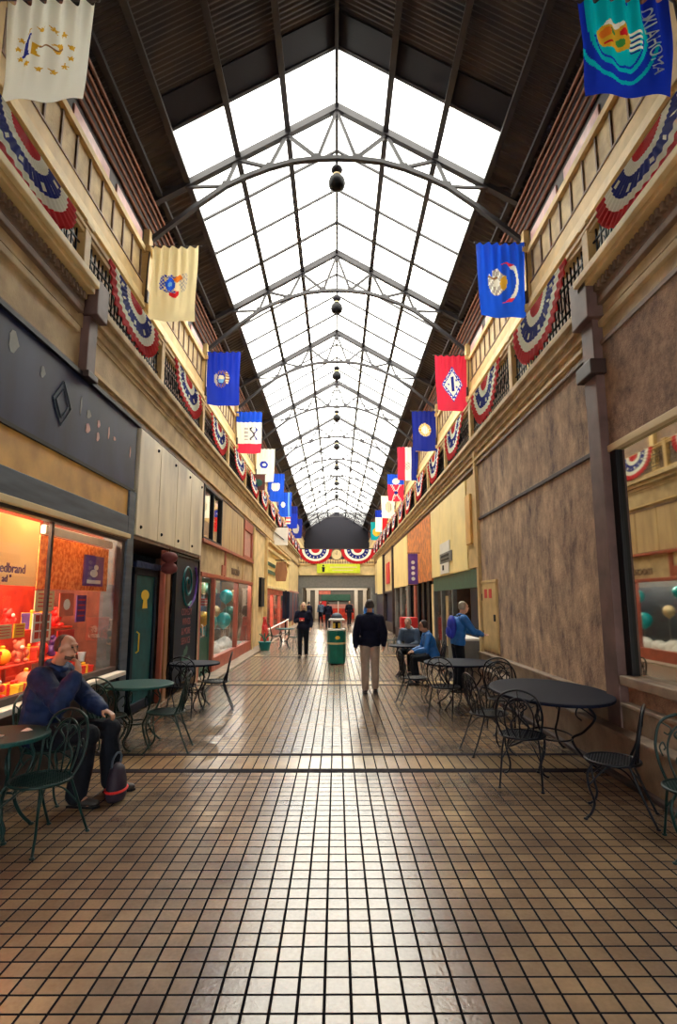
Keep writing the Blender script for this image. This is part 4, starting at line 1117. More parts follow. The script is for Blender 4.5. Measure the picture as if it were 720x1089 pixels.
# what shows through beneath the bridge
mb = MB(); mb.box(-XU, XU, 56, 56.2, 0, 5.2); struct('wall_front_hall', mb, M['greybeam'])
mb = MB(); mb.box(-XU, XU, 47.6, 56, 5.0, 5.2); struct('ceiling_front_hall', mb, M['cream'])  # unseen slab added to keep skylight off the floor beyond the bridge
r = thing('far_shopfront', (0, 55.9, 0), 'white-columned red shopfront seen under the far bridge', 'shopfront')
for x in (-2.75, -1.95, 1.9, 2.75): one('column', M['white'], bb(x - .17, x + .17, 0, 2.75, -.3, .05), r, bevel=.02)
one('entablature', M['white'], bb(-3.0, 3.0, 2.75, 3.2, -.35, .05), r, bevel=.02)
one('red_panel', M['pinkshop'], bb(-1.75, -.6, 2.35, 2.7, -.1, .0), r)
one('sign_board', M['bgreen'], bb(-1.5, 1.35, 1.75, 2.35, -.2, -.05), r, bevel=.01)
one('red_window', M['red'], bb(-1.7, -1.0, .7, 1.7, -.12, .0), r)
one('counter', M['redwall'], bb(-1.7, 1.7, 0, 1.0, -.5, -.1), r)
one('pink_display', M['pinkglass'], bb(-.9, 1.6, 1.0, 1.4, -.25, -.1), r)
one('pole', M['white'], bb(.12, .2, 0, 1.7, -.6, -.5), r)
for x in (-1.5, 1.5): lamp('POINT', 'far_lamp', (x, 52.5, 3.2), 22, (1, .9, .75), .3)  # fill lights added to set the brightness under the bridge
# ================================================================== CHAIRS AND TABLES
def make_chair(metal):
    r = empty('garden_chair')
    R = .215; zs = .445
    one('seat_rim', metal, lambda b: b.tube([(R*cos(a), R*sin(a), zs) for a in [2*pi*i/28 for i in range(28)]], .012, 8, closed=True), r, smooth=True)
    def seat(b):
        n = 19; p = 2*R/n
        for i in range(1, n):
            t = -R + p*i; h = math.sqrt(max(R*R - t*t, 0)) - .004
            if h > .02:
                b.box(t-.0042, t+.0042, -h, h, zs - .003, zs + .002)
                b.box(-h, h, t-.0042, t+.0042, zs - .002, zs + .003)
    one('seat', metal, seat, r)
    one('back_hoop', metal, lambda b: b.tube(spline([(-.17, -.13, zs), (-.205, -.185, .56), (-.215, -.215, .70), (-.16, -.25, .85), (0, -.27, .91), (.16, -.25, .85), (.215, -.215, .70), (.205, -.185, .56), (.17, -.13, zs)], 6), .011, 7), r, smooth=True)
    def scroll(b):
        b.tube(spline([(-.10, -.17, zs), (-.135, -.20, .58), (-.13, -.222, .70), (-.075, -.245, .80), (0, -.252, .835), (.075, -.245, .80), (.13, -.222, .70), (.135, -.20, .58), (.10, -.17, zs)], 5), .0085, 6)
        for s in (-1, 1):
            b.tube(spline([(s*.03, -.19, zs), (s*.085, -.205, .57), (s*.02, -.222, .68), (s*.08, -.236, .75), (s*.035, -.243, .79), (s*.012, -.236, .745)], 6), .008, 6)
            b.tube(spline([(s*.17, -.21, .60), (s*.19, -.216, .66), (s*.165, -.22, .70), (s*.15, -.217, .66), (s*.165, -.214, .645)], 5), .006, 6)
            b.tube(spline([(s*.16, -.247, .84), (s*.10, -.247, .80), (s*.12, -.24, .755), (s*.15, -.238, .77)], 5), .006, 6)
        b.tube([(0, -.19, zs), (0, -.215, .62), (0, -.25, .83), (0, -.27, .90)], .006, 6)
    one('back_scrollwork', metal, scroll, r, smooth=True)
    for s in (-1, 1):
        one('leg', metal, lambda b: (b.tube(spline([(s*.15, .14, zs - .005), (s*.195, .185, .36), (s*.185, .18, .25), (s*.15, .15, .13), (s*.165, .175, .05), (s*.20, .215, .010)], 6), .0105, 7), b.ball((s*.203, .218, .010), (.020, .020, .010), 8, 6)), r, smooth=True)
        one('leg', metal, lambda b: (b.tube(spline([(s*.16, -.13, zs - .005), (s*.175, -.17, .33), (s*.185, -.23, .17), (s*.195, -.30, .010)], 6), .0105, 7), b.ball((s*.195, -.302, .010), (.020, .020, .010), 8, 6)), r, smooth=True)
        one('brace', metal, lambda b: b.tube(spline([(s*.188, .18, .27), (s*.10, .06, .385), (s*.06, -.03, .40), (s*.11, -.12, .36), (s*.182, -.20, .24)], 6), .007, 6), r, smooth=True)
    return r
def make_table(metal, top, rx, ry, h=.73):
    r = empty('garden_table')
    def t(b):
        prof = [(.02, h - .012), (.97, h - .012), (.995, h - .030), (1.0, h - .012), (.995, h), (.96, h + .004), (.02, h + .005)]
        seg = 48; vs = []; fs = []; n = len(prof)
        for (q, z) in prof:
            for k in range(seg):
                a = 2*pi*k/seg; vs.append((rx*q*cos(a), ry*q*sin(a), z))
        for i in range(n-1):
            for k in range(seg):
                k2 = (k+1) % seg; fs.append((i*seg+k, i*seg+k2, (i+1)*seg+k2, (i+1)*seg+k))
        fs += [tuple(range(seg-1, -1, -1)), tuple((n-1)*seg + k for k in range(seg))]
        b.add(vs, fs)
    one('table_top', top, t, r, smooth=False, bevel=.003)
    one('under_ring', metal, lambda b: b.tube([(rx*.72*cos(a), ry*.72*sin(a), h - .03) for a in [2*pi*i/36 for i in range(36)]], .011, 7, closed=True), r, smooth=True)
    m_ = min(rx, ry)
    for k in range(4):
        a = pi/4 + k*pi/2; cx, cy = cos(a), sin(a)
        kx, ky = rx*1.0, ry*1.0
        one('leg', metal, lambda b: (b.tube(spline([(kx*.70*cx, ky*.70*cy, h - .035), (kx*.62*cx, ky*.62*cy, .62), (kx*.70*cx, ky*.70*cy, .52), (kx*.52*cx, ky*.52*cy, .36), (kx*.34*cx, ky*.34*cy, .26), (kx*.48*cx, ky*.48*cy, .12), (kx*.74*cx, ky*.74*cy, .012)], 6), .0135, 8),
            b.tube(spline([(kx*.70*cx, ky*.70*cy, .52), (kx*.48*cx, ky*.48*cy, .60), (kx*.42*cx, ky*.42*cy, .52), (kx*.50*cx, ky*.50*cy, .47)], 5), .008, 6), b.ball((kx*.75*cx, ky*.75*cy, .012), (.024, .024, .012), 8, 6)), r, smooth=True)
    one('leg_ring', metal, lambda b: b.tube([(rx*.345*cos(a), ry*.345*sin(a), .262) for a in [2*pi*i/28 for i in range(28)]], .010, 7, closed=True), r, smooth=True)
    return r
CH = {}
def chair(x, y, deg, label, green=False, group='wrought iron chairs'):
    key = 'g' if green else 'b'
    if key not in CH: CH[key] = o = make_chair(M['irongreen'] if green else M['iron'])
    else: o = copy_tree(CH[key])
    o.location = (x, y, 0.002); o.rotation_euler = (0, 0, radians(deg))
    return tag(o, label, 'chair', group)
def table(x, y, rx, ry, label, green=False):
    o = make_table(M['irongreen'] if green else M['iron'], M['irontablegreen'] if green else M['irontable'], rx, ry)
    o.location = (x, y, .002)
    if rx != ry and ry > .7: o.scale.z = 1.035
    return tag(o, label, 'table', 'wrought iron tables')
table(-2.62, 4.66, .335, .36, 'green-black round iron table in front of the man in the navy jacket', True)
table(-2.50, 7.42, .42, .42, 'green-black round iron table before the dark recessed entrance', True)
table(-2.40, 9.85, .42, .42, 'round iron table beside the tall navy sign board')
table(2.43, 6.72, .63, .98, 'large oval dark iron table by the stone plinth')
table(2.10, 9.95, .60, .62, 'dark round iron table in front of the standing person in blue')
table(1.62, 13.6, .40, .40, 'small round iron table by the seated person in slate blue')
table(-1.95, 21.6, .36, .36, 'small far iron table in front of the pink shop', True)
chair(-2.22, 4.50, 160, 'green-black iron lattice chair in front of the man, back to the table', True)
chair(-2.64, 5.44, -90, 'iron chair the man in the navy jacket sits on', True)
chair(-2.68, 6.86, -8, 'green iron lattice chair with back to the red window, at the second table', True)
chair(-2.06, 7.12, 96, 'green iron lattice chair on the walkway side of the second table', True)
chair(-2.42, 9.20, 5, 'dark iron chair on the near side of the table by the navy sign board')
chair(-2.02, 9.72, 100, 'dark iron chair on the walkway side of the table by the navy sign board')
chair(-1.55, 21.2, 60, 'small far green chair on the walkway side of the table by the pink shop', True)
chair(-2.28, 21.75, -80, 'small far green chair on the shop side of the table by the pink shop', True)
chair(2.33, 5.02, 62, 'dark iron lattice chair seen sideways between oval table and plinth, back to the plinth')
chair(1.86, 5.92, -24, 'dark iron chair at the near walkway side of the oval table')
chair(1.82, 7.02, -80, 'dark iron chair at the walkway end of the oval table, pushed in')
chair(2.30, 8.02, 176, 'dark iron chair behind the oval table, facing it')
chair(2.57, 4.27, 158, 'green iron chair cut off by the picture edge beside the plinth', True)
chair(2.46, 9.06, -4, 'dark iron chair on the near side of the table before the person in blue')
chair(1.36, 10.15, -84, 'dark iron chair at the walkway side of the table before the person in blue')
chair(1.70, 9.12, -30, 'dark iron chair at the near walkway corner of the table before the person in blue')
chair(1.86, 14.5, 150, 'iron chair under the seated person in slate blue')
chair(2.10, 12.55, 90, 'iron chair under the seated person in bright blue')
chair(1.70, 19.6, -60, 'small far chair on the near side beyond the seated people', True)
chair(2.2, 20.4, 90, 'small far chair next to the red vending box', True)
# things on the nearest table
o = thing('napkin', (-2.50, 4.78, .737), 'crumpled white napkin on the green table', 'napkin')
one('paper', M['white'], lambda b: b.add([(-.035, -.03, .0), (.03, -.035, .004), (.04, .02, .0), (0, .04, .012), (-.04, .025, .003), (0, 0, .022)], [(0, 1, 5), (1, 2, 5), (2, 3, 5), (3, 4, 5), (4, 0, 5), (4, 3, 2, 1, 0)]), o)
o = thing('flat_packet', (-2.62, 4.56, .737), 'small pale flat packet on the green table', 'packet')
one('packet', M['fluff'], lambda b: b.box(-.05, .05, -.03, .03, 0, .012), o, bevel=.004)

o = thing('maroon_pennant', (-2.95, 20.7, 5.85), 'small square maroon and dark green pennant on the gallery rail', 'pennant')
one('cloth', M['endwall'], lambda b: b.box(-.27, .27, -.012, .012, 0, .58), o, bevel=.004)
one('patch', M['bgreen'], lambda b: b.ball((.02, -.013, .27), (.16, .006, .14), 12, 8), o)
one('rod', M['black'], lambda b: b.tube([(-.3, 0, .59), (.3, 0, .59)], .014, 6), o)
# ---- litter bin ----------------------------------------------------------------------------
o = thing('litter_bin', (.0, 16.4, 0), 'green litter bin with a pale band and hooded top in the walkway', 'bin')
one('body', M['green'], lambda b: b.lathe([(.24, .03), (.255, .05), (.27, .90), (.25, .93)], seg=8), o, bevel=.012)
one('band', M['offwhite'], lambda b: b.lathe([(.262, .55), (.274, .555), (.276, .60), (.262, .605)], seg=8), o)
one('base', M['black'], lambda b: b.lathe([(.22, 0), (.235, .03)], seg=8), o)
one('emblem', M['yellow'], lambda b: (b.ball((.03, -.265, .74), (.07, .006, .05), 10, 6)), o)
one('collar', M['white'], lambda b: b.lathe([(.24, .93), (.26, .95), (.24, .985)], seg=16), o)
for k in range(4): one('post', M['white'], lambda b: b.tube([(.18*cos(pi/4+k*pi/2), .18*sin(pi/4+k*pi/2), .97), (.18*cos(pi/4+k*pi/2), .18*sin(pi/4+k*pi/2), 1.22)], .025, 6), o)
one('liner', M['black'], lambda b: b.lathe([(.14, .97), (.15, 1.0), (.15, 1.16), (.10, 1.18)], seg=16), o)
one('label_plate', M['yellow'], lambda b: (b.box(-.10, -.04, -.165, -.15, 1.0, 1.14), b.box(.04, .10, -.165, -.15, 1.0, 1.14)), o)
one('hood', M['white'], lambda b: b.lathe([(.22, 1.20), (.23, 1.23), (.21, 1.26), (.17, 1.27)], seg=16), o)
one('hood_cap', M['slate'], lambda b: b.lathe([(.17, 1.27), (.16, 1.34), (.10, 1.40), (.02, 1.42)], seg=16), o, smooth=True)
o = thing('potted_shrub', (-2.6, 20.9, 0), 'small dark turquoise tub beside the black wall sign', 'pot')
one('tub', M['teal'], lambda b: b.lathe([(.16, 0), (.22, .28), (.24, .30), (.19, .29)], seg=14), o, smooth=True)
one('soil', M['black'], lambda b: b.lathe([(.19, .24), (.05, .27)], seg=14), o)
one('stem', M['bgreen'], lambda b: [b.tube(spline([(0, 0, .25), (.08*cos(i*2.4), .08*sin(i*2.4), .45), (.2*cos(i*2.4), .2*sin(i*2.4), .55 + .03*(i % 3))]), .018, 5) for i in range(7)], o)
o = thing('folding_sign', (-2.75, 22.0, .0), 'red trestle stand beside the cream wall', 'stand')
for yy in (-.25, .25): one('leg', M['red'], lambda b: (b.beam((-.12, yy, 0), (0, yy, 1.1), .05, .05), b.beam((.14, yy, 0), (.0, yy, 1.1), .05, .05)), o)
one('cross_board', M['red'], lambda b: (b.box(-.05, .05, -.45, .45, .68, .84), b.box(-.04, .04, -.3, .3, 1.05, 1.15)), o, bevel=.01)

# ================================================================== PEOPLE
def fuse(name, mb, m, parent, voxel, it=4, extra=None):
    t = mb.build('shape', m)
    rm = t.modifiers.new('fuse', 'REMESH'); rm.mode = 'VOXEL'; rm.voxel_size = voxel; rm.use_smooth_shade = True
    sm = t.modifiers.new('soft', 'SMOOTH'); sm.iterations = it; sm.factor = .5
    dg = bpy.context.evaluated_depsgraph_get()
    me = bpy.data.meshes.new_from_object(t.evaluated_get(dg))
    old = t.data
    bpy.data.objects.remove(t); bpy.data.meshes.remove(old)
    me.name = name
    if not me.materials: me.materials.append(m)
    for p in me.polygons: p.use_smooth = True
    o = bpy.data.objects.new(name, me); COL.objects.link(o); o.parent = parent
    return o
def cap(mb, pts, rs):
    mb.tube(pts, rs, 12)
    for p, q in zip(pts, rs): mb.ball(p, q, 12, 8)
def V(*a): return Vector(a)
def hand(mb, wr, d, n, side, curl=.5, sc=1.0):
    """palm, four unequal curled fingers and a thumb; d points along the hand, n out of the palm, side towards the thumb"""
    d = d.normalized(); side = (side - d*side.dot(d)).normalized(); n = d.cross(side) if d.cross(side).dot(n) > 0 else side.cross(d)
    rot = Matrix((side, d, n)).transposed()
    mb.ball(wr + d*.045*sc, (.040*sc, .052*sc, .017*sc), 12, 8, rot=rot)
    cap(mb, [wr - d*.02, wr + d*.03*sc], [.027*sc, .026*sc])
    for k, ln in enumerate((.068, .078, .072, .056)):
        p = wr + (d*.082 + side*(.029 - .019*k))*sc
        a1, a2, a3 = curl*.5, curl*1.2, curl*1.9
        pts = [p]
        for seg, a in ((.44, a1), (.32, a2), (.24, a3)):
            pts.append(pts[-1] + (d*cos(a) + n*sin(a))*ln*seg*sc)
        cap(mb, pts, [.0095*sc, .009*sc, .0085*sc, .0075*sc])
    p = wr + (d*.02 + side*.03)*sc
    q = p + (d*.6 + side*.6 + n*.35*(.5 + curl)).normalized()*.042*sc
    cap(mb, [p, q, q + (d*.9 + side*.1 + n*.5*curl).normalized()*.032*sc], [.013*sc, .011*sc, .009*sc])
def figure(o, J, look, skin, hairm, top, legs, shoe, voxel=.012, hair='short', topname='jacket', puff=1.0, waist=True, baggy=0.0, rcuff=.93, coll=.022, beardm=None):
    """one continuous body with clothing over it; J holds the joints in the local space of the Empty o"""
    up = (J['neck'] - J['pelvis']).normalized(); rt = (J['r_sh'] - J['l_sh']).normalized()
    fw = up.cross(rt).normalized(); rt = fw.cross(up).normalized()
    R = Matrix((rt, fw, up)).transposed()
    hu = J.get('head_up', Vector((0, 0, 1))).normalized(); hf = (look - hu*look.dot(hu)).normalized(); hr = hf.cross(hu).normalized()
    HR = Matrix((hr, hf, hu)).transposed()
    hd = J['head']
    def torso(b, g, low=True):
        p, c, n = J['pelvis'], J['chest'], J['neck']
        if low: b.ball(p, (.155+g, .105+g, .12+g), 16, 10, rot=R)
        b.ball(p.lerp(c, .5), (.145+g, .105+g, .16+g), 16, 10, rot=R)
        b.ball(c, (.165+g, .115+g, .18+g), 16, 10, rot=R)
        cap(b, [J['l_sh'], c.lerp(n, .65), J['r_sh']], [.058+g*.55, .075+g*.7, .058+g*.55])
    mb = MB()
    torso(mb, 0)
    cap(mb, [J['chest'].lerp(J['neck'], .7), J['neck'], hd - hu*.03 - hf*.015], [.07, .058, .056])
    mb.ball(hd + hu*.028 - hf*.008, (.073, .092, .088), 18, 12, rot=HR)
    mb.ball(hd - hu*.045 + hf*.018, (.056, .066, .070), 16, 10, rot=HR)
    mb.ball(hd - hu*.088 + hf*.050, (.026, .024, .022), 10, 8, rot=HR)
    cap(mb, [hd + hu*.022 + hf*.086, hd - hu*.018 + hf*.106], [.009, .014])
    mb.ball(hd - hu*.052 + hf*.083, (.024, .010, .009), 10, 6, rot=HR)
    mb.ball(hd + hu*.036 + hf*.078, (.055, .014, .010), 10, 6, rot=HR)
    for s in (-1, 1): mb.ball(hd + hr*.074*s - hf*.008 - hu*.005, (.010, .020, .032), 8, 8, rot=HR)
    for s, q in ((1, 'r'), (-1, 'l')):
        cap(mb, [J[q+'_sh'], J[q+'_el'], J[q+'_wr']], [.052, .040, .027])
        hdir = J.get(q + '_hd', (J[q+'_wr'] - J[q+'_el'])).normalized()
        hand(mb, J[q+'_wr'], hdir, J.get(q + '_hn', -rt*s), J.get(q + '_th', fw), J.get(q + '_curl', .55))
        cap(mb, [J[q+'_hip'], J[q+'_kn'], J[q+'_an']], [.085, .056, .036])
        cap(mb, [J[q+'_an'], J[q+'_an'].lerp(J[q+'_toe'], .5) - V(0, 0, .03)], [.036, .036])
    fuse('body', mb, skin, o, voxel)
    for s in (-1, 1):
        e = MB(); e.ball(hd + hr*.031*s + hf*.083 + hu*.012, (.0135, .009, .008), 10, 6, rot=HR); e.build('eye', M['black'], o, smooth=True)
    hb = MB()
    if hair == 'bald':
        for a in range(9):
            t = radians(-84 + a*21); hb.ball(hd - hf*.078*cos(t) + hr*.068*sin(t) + hu*.018 - hf*.012, (.018, .024, .046), 8, 6, rot=HR)
        hb.ball(hd - hf*.034 + hu*.056, (.074, .072, .066), 14, 8, rot=HR)
    else:
        hb.ball(hd + hu*.050 - hf*.024, (.080, .090, .082), 16, 10, rot=HR)
        for a in range(9):
            t = radians(-86 + a*21.5); hb.ball(hd - hf*.074*cos(t) + hr*.072*sin(t) + hu*.008 - hf*.01, (.024, .030, .055), 8, 6, rot=HR)
        if hair == 'long':
            for a in range(9):
                t = radians(-96 + a*24); cap(hb, [hd - hf*.078*cos(t) + hr*.076*sin(t) + hu*.02, hd - hf*.082*cos(t) + hr*.084*sin(t) - hu*.14], [.034, .030])
    fuse('hair', hb, hairm, o, max(voxel*.8, .009), 3)
    if J.get('beard'):
        bb_ = MB()
        for a in range(7):
            t = radians(-75 + a*25); bb_.ball(hd - hu*(.068 + .020*cos(t)) + hf*(.018 + .058*cos(t)) + hr*.050*sin(t), (.013, .013, .022), 8, 6, rot=HR)
        bb_.ball(hd - hu*.032 + hf*.094, (.026, .010, .008), 8, 6, rot=HR)
        fuse('beard', bb_, beardm or hairm, o, .008, 3)
    # upper garment
    g = .022*puff
    mb = MB(); torso(mb, g, False)
    if waist:
        mb.ball(J['pelvis'] + up*.04, (.155+g, .112+g, .15), 16, 10, rot=R)
        cap(mb, [J['l_hip'] + up*.045, J['r_hip'] + up*.045], [.098 + g*.8, .098 + g*.8])
    cap(mb, [J['chest'].lerp(J['neck'], .55), J['neck'] - up*.01], [.09, .076])
    for q in 'lr':
        a, e_, w_ = J[q+'_sh'], J[q+'_el'], J[q+'_wr']
        cap(mb, [a, a.lerp(e_, .5), e_, e_.lerp(w_, .55), e_.lerp(w_, rcuff if q == 'r' else .93)], [.064+g*.7, .058+g*.6, .053+g*.55, .046+g*.55, .033+g*.5])
        for t in (.35, .75): mb.ball(a.lerp(e_, t), .057 + g*.6, 10, 6)
        for t in (.3, .55): mb.ball(e_.lerp(w_, t), .048 + g*.6, 10, 6)
    fuse(topname, mb, top, o, voxel, 3)
    cb = MB()
    cc = J['neck'] + up*.005
    cb.tube([cc + rt*.076*cos(t) + fw*(.070*sin(t) + .006) + up*(-.012*sin(t)) for t in [2*pi*i/18 for i in range(18)]], coll, 8, closed=True)
    cb.build('collar', top, o, smooth=True)
    # trousers
    mb = MB(); mb.ball(J['pelvis'] - up*.01, (.162, .118, .125), 16, 10, rot=R)
    for q in 'lr':
        h, k, a = J[q+'_hip'], J[q+'_kn'], J[q+'_an']
        cap(mb, [h, h.lerp(k, .5), k, k.lerp(a, .5), k.lerp(a, .97)], [.104 + baggy*.5, .092 + baggy, .076 + baggy, .070 + baggy, .064 + baggy])
    fuse('trousers', mb, legs, o, voxel, 3)
    for q in 'lr':
        a, t = J[q+'_an'], J[q+'_toe']; d = (t - a); d.z = 0; d.normalize(); sd = Vector((0, 0, 1)).cross(d)
        base = V(a.x, a.y, min(a.z - .055, t.z)) if J.get('lift') else V(a.x, a.y, .0)
        RS = Matrix((sd, d, Vector((0, 0, 1)))).transposed()
        mb = MB()
        mb.ball(base + d*.0 + V(0, 0, .055), (.042, .062, .050), 12, 8, rot=RS)
        mb.ball(base + d*.085 + V(0, 0, .040), (.043, .095, .036), 12, 8, rot=RS)
        mb.ball(base + d*.155 + V(0, 0, .034), (.042, .055, .030), 12, 8, rot=RS)
        cap(mb, [base - d*.035 + V(0, 0, .018), base + d*.165 + V(0, 0, .018)], [.016, .016])
        so_ = fuse('shoe', mb, shoe, o, .008, 2)
        one('sole', M['black'], lambda b: b.prism([(-.036, -.06), (.036, -.06), (.042, .03), (.044, .12), (.035, .19), (0, .215), (-.035, .19), (-.044, .12), (-.042, .03)], base + V(0, 0, .001), sd, d, (0, 0, 1), .018), so_, bevel=.004)

def standing(h=1.75, stride=0.0, ls=1.0, arms=None, tw=0.0):
    k = h / 1.75
    J = dict(pelvis=V(0, 0, .95)*k, chest=V(0, -.01, 1.27)*k, neck=V(0, -.005, 1.475)*k, head=V(0, .02, 1.635)*k)
    for q, s in (('r', 1), ('l', -1)):
        f = stride*s*ls
        J[q+'_sh'] = V(s*.185, -.01, 1.415)*k
        J[q+'_el'] = V(s*.255, -.03 - f*.30, 1.13)*k
        J[q+'_wr'] = V(s*.265, .05 - f*.55, .89)*k
        J[q+'_hip'] = V(s*.088, 0, .91)*k
        J[q+'_kn'] = V(s*.098, .03 + f*.5, .50)*k
        J[q+'_an'] = V(s*.10, -.02 + f, .085)*k
        J[q+'_toe'] = J[q+'_an'] + V(s*.02, .2, -.06)
    return J

# man walking away along the middle
o = empty('person', (.66, 11.42, 0), 0, 'person in a bulky midnight blue jacket and khaki trousers walking away', 'person')
J = standing(1.78, .10)
J['l_sh'].z -= .025; J['r_sh'].z -= .025
J['l_el'] = V(-.275, -.05, 1.14); J['r_el'] = V(.275, -.02, 1.14); J['l_wr'] = V(-.28, .02, .88); J['r_wr'] = V(.275, .08, .90)
figure(o, J, V(.05, 1, 0), M['skin'], M['hairbrown'], M['jacketdark'], M['khaki'], M['shoe'], .011, puff=2.1, baggy=.008)
# woman coming towards the camera
o = empty('person', (-1.06, 18.3, 0), pi, 'fair-haired person in black with a red item at the chest walking forward', 'person')
J = standing(1.70, .08)
J['r_el'] = V(.25, .0, 1.12); J['r_wr'] = V(.10, .19, 1.16); J['l_el'] = V(-.26, -.02, 1.12); J['l_wr'] = V(-.24, .10, .92)
figure(o, J, V(0, 1, 0), M['skinlight'], M['hairblond'], M['jacketdark'], M['trousers'], M['shoe'], .013, hair='long', puff=1.4)
b = thing('clutch_bag', (-1.06 - .02, 18.3 - .245, 1.10), 'small red bag held to the chest by the fair-haired person', 'bag')
one('pouch', M['redpaint'], lambda b_: b_.box(-.09, .07, -.03, .03, .02, .13), b, bevel=.02)
one('flap', M['red'], lambda b_: b_.box(-.092, .072, -.036, -.028, .07, .132), b, bevel=.004)
# standing person in blue leaning to the counter
o = empty('person', (2.42, 11.55, 0), radians(-80), 'standing person in a bright blue jacket reaching to the counter', 'person')
J = standing(1.76)
J['chest'] = V(0, .06, 1.27); J['neck'] = V(0, .11, 1.47); J['head'] = V(0, .155, 1.63)
for s, q in ((1, 'r'), (-1, 'l')):
    J[q+'_sh'] = V(s*.185, .08, 1.41)
J['r_el'] = V(.24, .24, 1.17); J['r_wr'] = V(.16, .47, 1.10); J['l_el'] = V(-.24, .26, 1.18); J['l_wr'] = V(-.16, .50, 1.12)
figure(o, J, V(.05, 1, -.15), M['skinlight'], M['hairgrey'], M['jacketcyan'], M['trousers'], M['shoe'], .012, puff=1.5)
b = empty('backpack', (2.33, 11.535, 1.04), radians(-80), 'royal blue rucksack on the back of the standing person in blue', 'rucksack')
one('pack', M['jacketroyal'], lambda b_: (b_.ball((0, -.02, .2), (.15, .09, .24), 14, 10), b_.ball((0, -.08, .12), (.11, .06, .12), 12, 8)), b, smooth=True)
one('strap', M['black'], lambda b_: [b_.tube(spline([(s*.09, .05, .42), (s*.10, .12, .44), (s*.1, .10, .36)]), .014, 6) for s in (-1, 1)], b)
def seated(lean=.08, zs=.47):
    J = dict(pelvis=V(0, 0, zs + .10), chest=V(0, .03 + lean*.6, zs + .40), neck=V(0, .05 + lean, zs + .60), head=V(0, .10 + lean*1.2, zs + .755))
    for q, s in (('r', 1), ('l', -1)):
        J[q+'_sh'] = V(s*.185, .03 + lean, zs + .545)
        J[q+'_el'] = V(s*.25, .10 + lean, zs + .27)
        J[q+'_wr'] = V(s*.13, .33 + lean, zs + .22)
        J[q+'_hip'] = V(s*.09, .02, zs + .085); J[q+'_kn'] = V(s*.11, .43, zs + .06)
        J[q+'_an'] = V(s*.11, .40, .085); J[q+'_toe'] = V(s*.12, .6, .03)
    return J
o = empty('person', (1.88, 14.42, 0), radians(150), 'seated person in a slate blue jacket at the small table', 'person')
figure(o, seated(.12), V(.1, 1, -.1), M['skinlight'], M['hairgrey'], M['jacketslate'], M['trousers'], M['shoe'], .013, puff=1.4)
o = empty('person', (2.10, 12.52, 0), radians(92), 'seated person in a bright blue coat behind the standing one', 'person')
figure(o, seated(.10), V(0, 1, -.1), M['skin'], M['hairbrown'], M['jacketcyan'], M['trousers'], M['shoe'], .013, puff=1.4)
# the man in the foreground, hand to his mouth
o = empty('person', (-2.74, 5.44, 0), radians(-90), 'seated bearded person in a navy jacket raising one hand to the mouth', 'person')
def L(x, y, z): return V(-(y - 5.42), x + 2.70, z)      # place in the hall -> local
J = dict(pelvis=L(-2.70, 5.42, .57), chest=L(-2.64, 5.40, .88), neck=L(-2.57, 5.38, 1.125), head=L(-2.47, 5.34, 1.285), beard=True,
         r_sh=L(-2.60, 5.19, 1.045), r_el=L(-2.36, 5.05, .86), r_wr=L(-2.262, 5.13, 1.115),
         l_sh=L(-2.60, 5.585, 1.045), l_el=L(-2.40, 5.64, .82), l_wr=L(-2.17, 5.46, .735),
         r_hip=L(-2.68, 5.32, .54), r_kn=L(-2.20, 5.26, .56), r_an=L(-2.26, 5.24, .085), r_toe=L(-2.02, 5.22, .03),
         l_hip=L(-2.68, 5.52, .54), l_kn=L(-2.12, 5.52, .56), l_an=L(-2.12, 5.62, .085), l_toe=L(-1.90, 5.66, .03))
J['r_hd'] = L(-2.305, 5.205, 1.24) - J['r_wr']; J['r_hn'] = V(0, -1, .0); J['r_th'] = V(-1, 0, .3); J['r_curl'] = .9
J['l_hd'] = L(-2.03, 5.43, .70) - J['l_wr']; J['l_hn'] = V(0, 0, -1); J['l_th'] = V(1, .2, 0); J['l_curl'] = .8
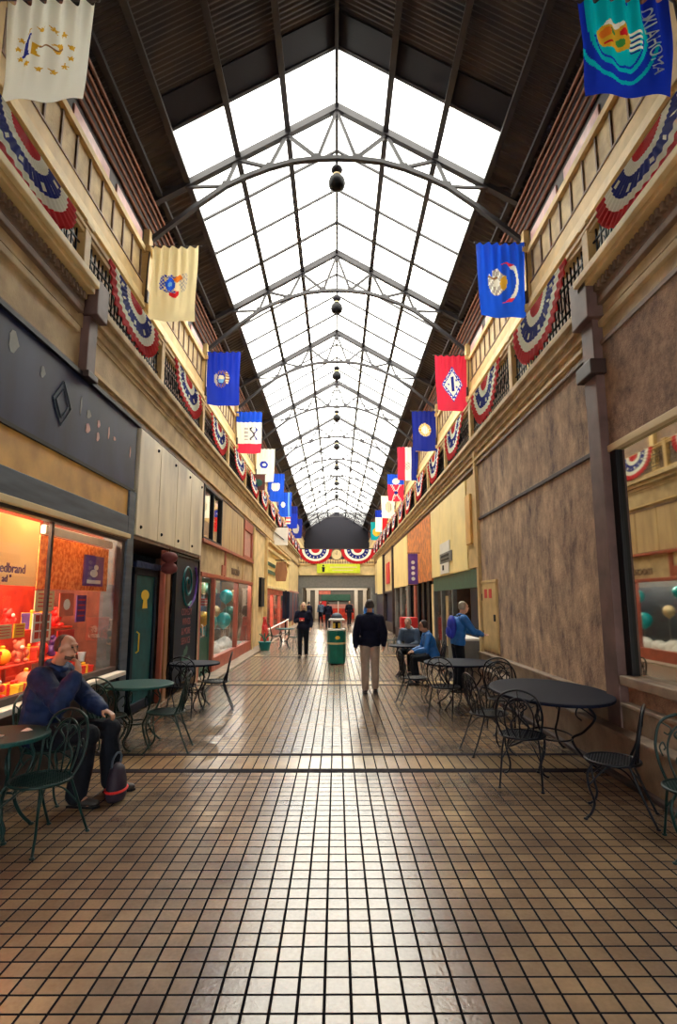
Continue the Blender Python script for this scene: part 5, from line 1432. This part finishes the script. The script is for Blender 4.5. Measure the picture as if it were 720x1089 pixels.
figure(o, J, V(.22, 1, -.10), M['skin'], M['hairbrown'], M['jacketblue'], M['trousers'], M['shoe'], .0075, hair='bald', puff=2.7, baggy=.022, rcuff=.80, coll=.034, beardm=M['stubble'])
o.scale = (1.06, 1.06, 1.04)
b = thing('paper_cup', (-2.308, 5.255, 1.23), 'crumpled white paper cup held at the mouth of the seated man', 'cup')
one('cup', M['white'], lambda b_: b_.lathe([(.024, 0), (.034, .075), (.036, .08), (.031, .078), (.022, .005)], seg=16), b, smooth=True)
one('rim', M['fluff'], lambda b_: b_.tube([(.0345*cos(t), .0345*sin(t), .079) for t in [2*pi*i/16 for i in range(16)]], .003, 5, closed=True), b)
b = thing('shoulder_bag', (-1.99, 5.43, 0.004), 'dark plum bag with red trim standing beside the seated man', 'bag')
one('pouch', M['bagdark'], lambda b_: b_.lathe([(.10, 0), (.12, .04), (.115, .16), (.085, .27), (.03, .31)], seg=14, sx=.7, sy=1.1), b, smooth=True)
one('trim', M['red'], lambda b_: b_.tube([(.086*cos(t), .134*sin(t), .09) for t in [2*pi*i/20 for i in range(20)]], .012, 6, closed=True), b)
one('strap', M['slate'], lambda b_: b_.tube(spline([(-.03, -.06, .28), (-.02, -.06, .36), (0, 0, .40), (.01, .06, .36), (.0, .06, .28)]), .010, 6), b)
# far people under the bridge
for i, (x, y, rz, topm, lab) in enumerate(((-1.9, 39.0, 40, 'jacketdark', 'small far person in dark clothes near the pink shop end of the bridge'),
        (-1.2, 43.5, 160, 'jacketslate', 'small far person in slate blue left of the litter bin beneath the bridge'),
        (.9, 41.0, 200, 'trousers', 'small far dark-dressed person right of the litter bin beneath the bridge'),
        (-.55, 36.5, 10, 'jacketdark', 'small far person in midnight clothes directly beside the litter bin'),
        (1.9, 34.0, 180, 'jacketcyan', 'small far person in bright blue near the far right-hand shops'))):
    o = empty('person', (x, y, 0), radians(rz), lab, 'person')
    figure(o, standing(1.68 + .03*(i % 3), .06), V(0, 1, 0), M['skinlight'], M['hairbrown'], M[topm], M['trousers'], M['shoe'], .02)
bpy.context.view_layer.update()
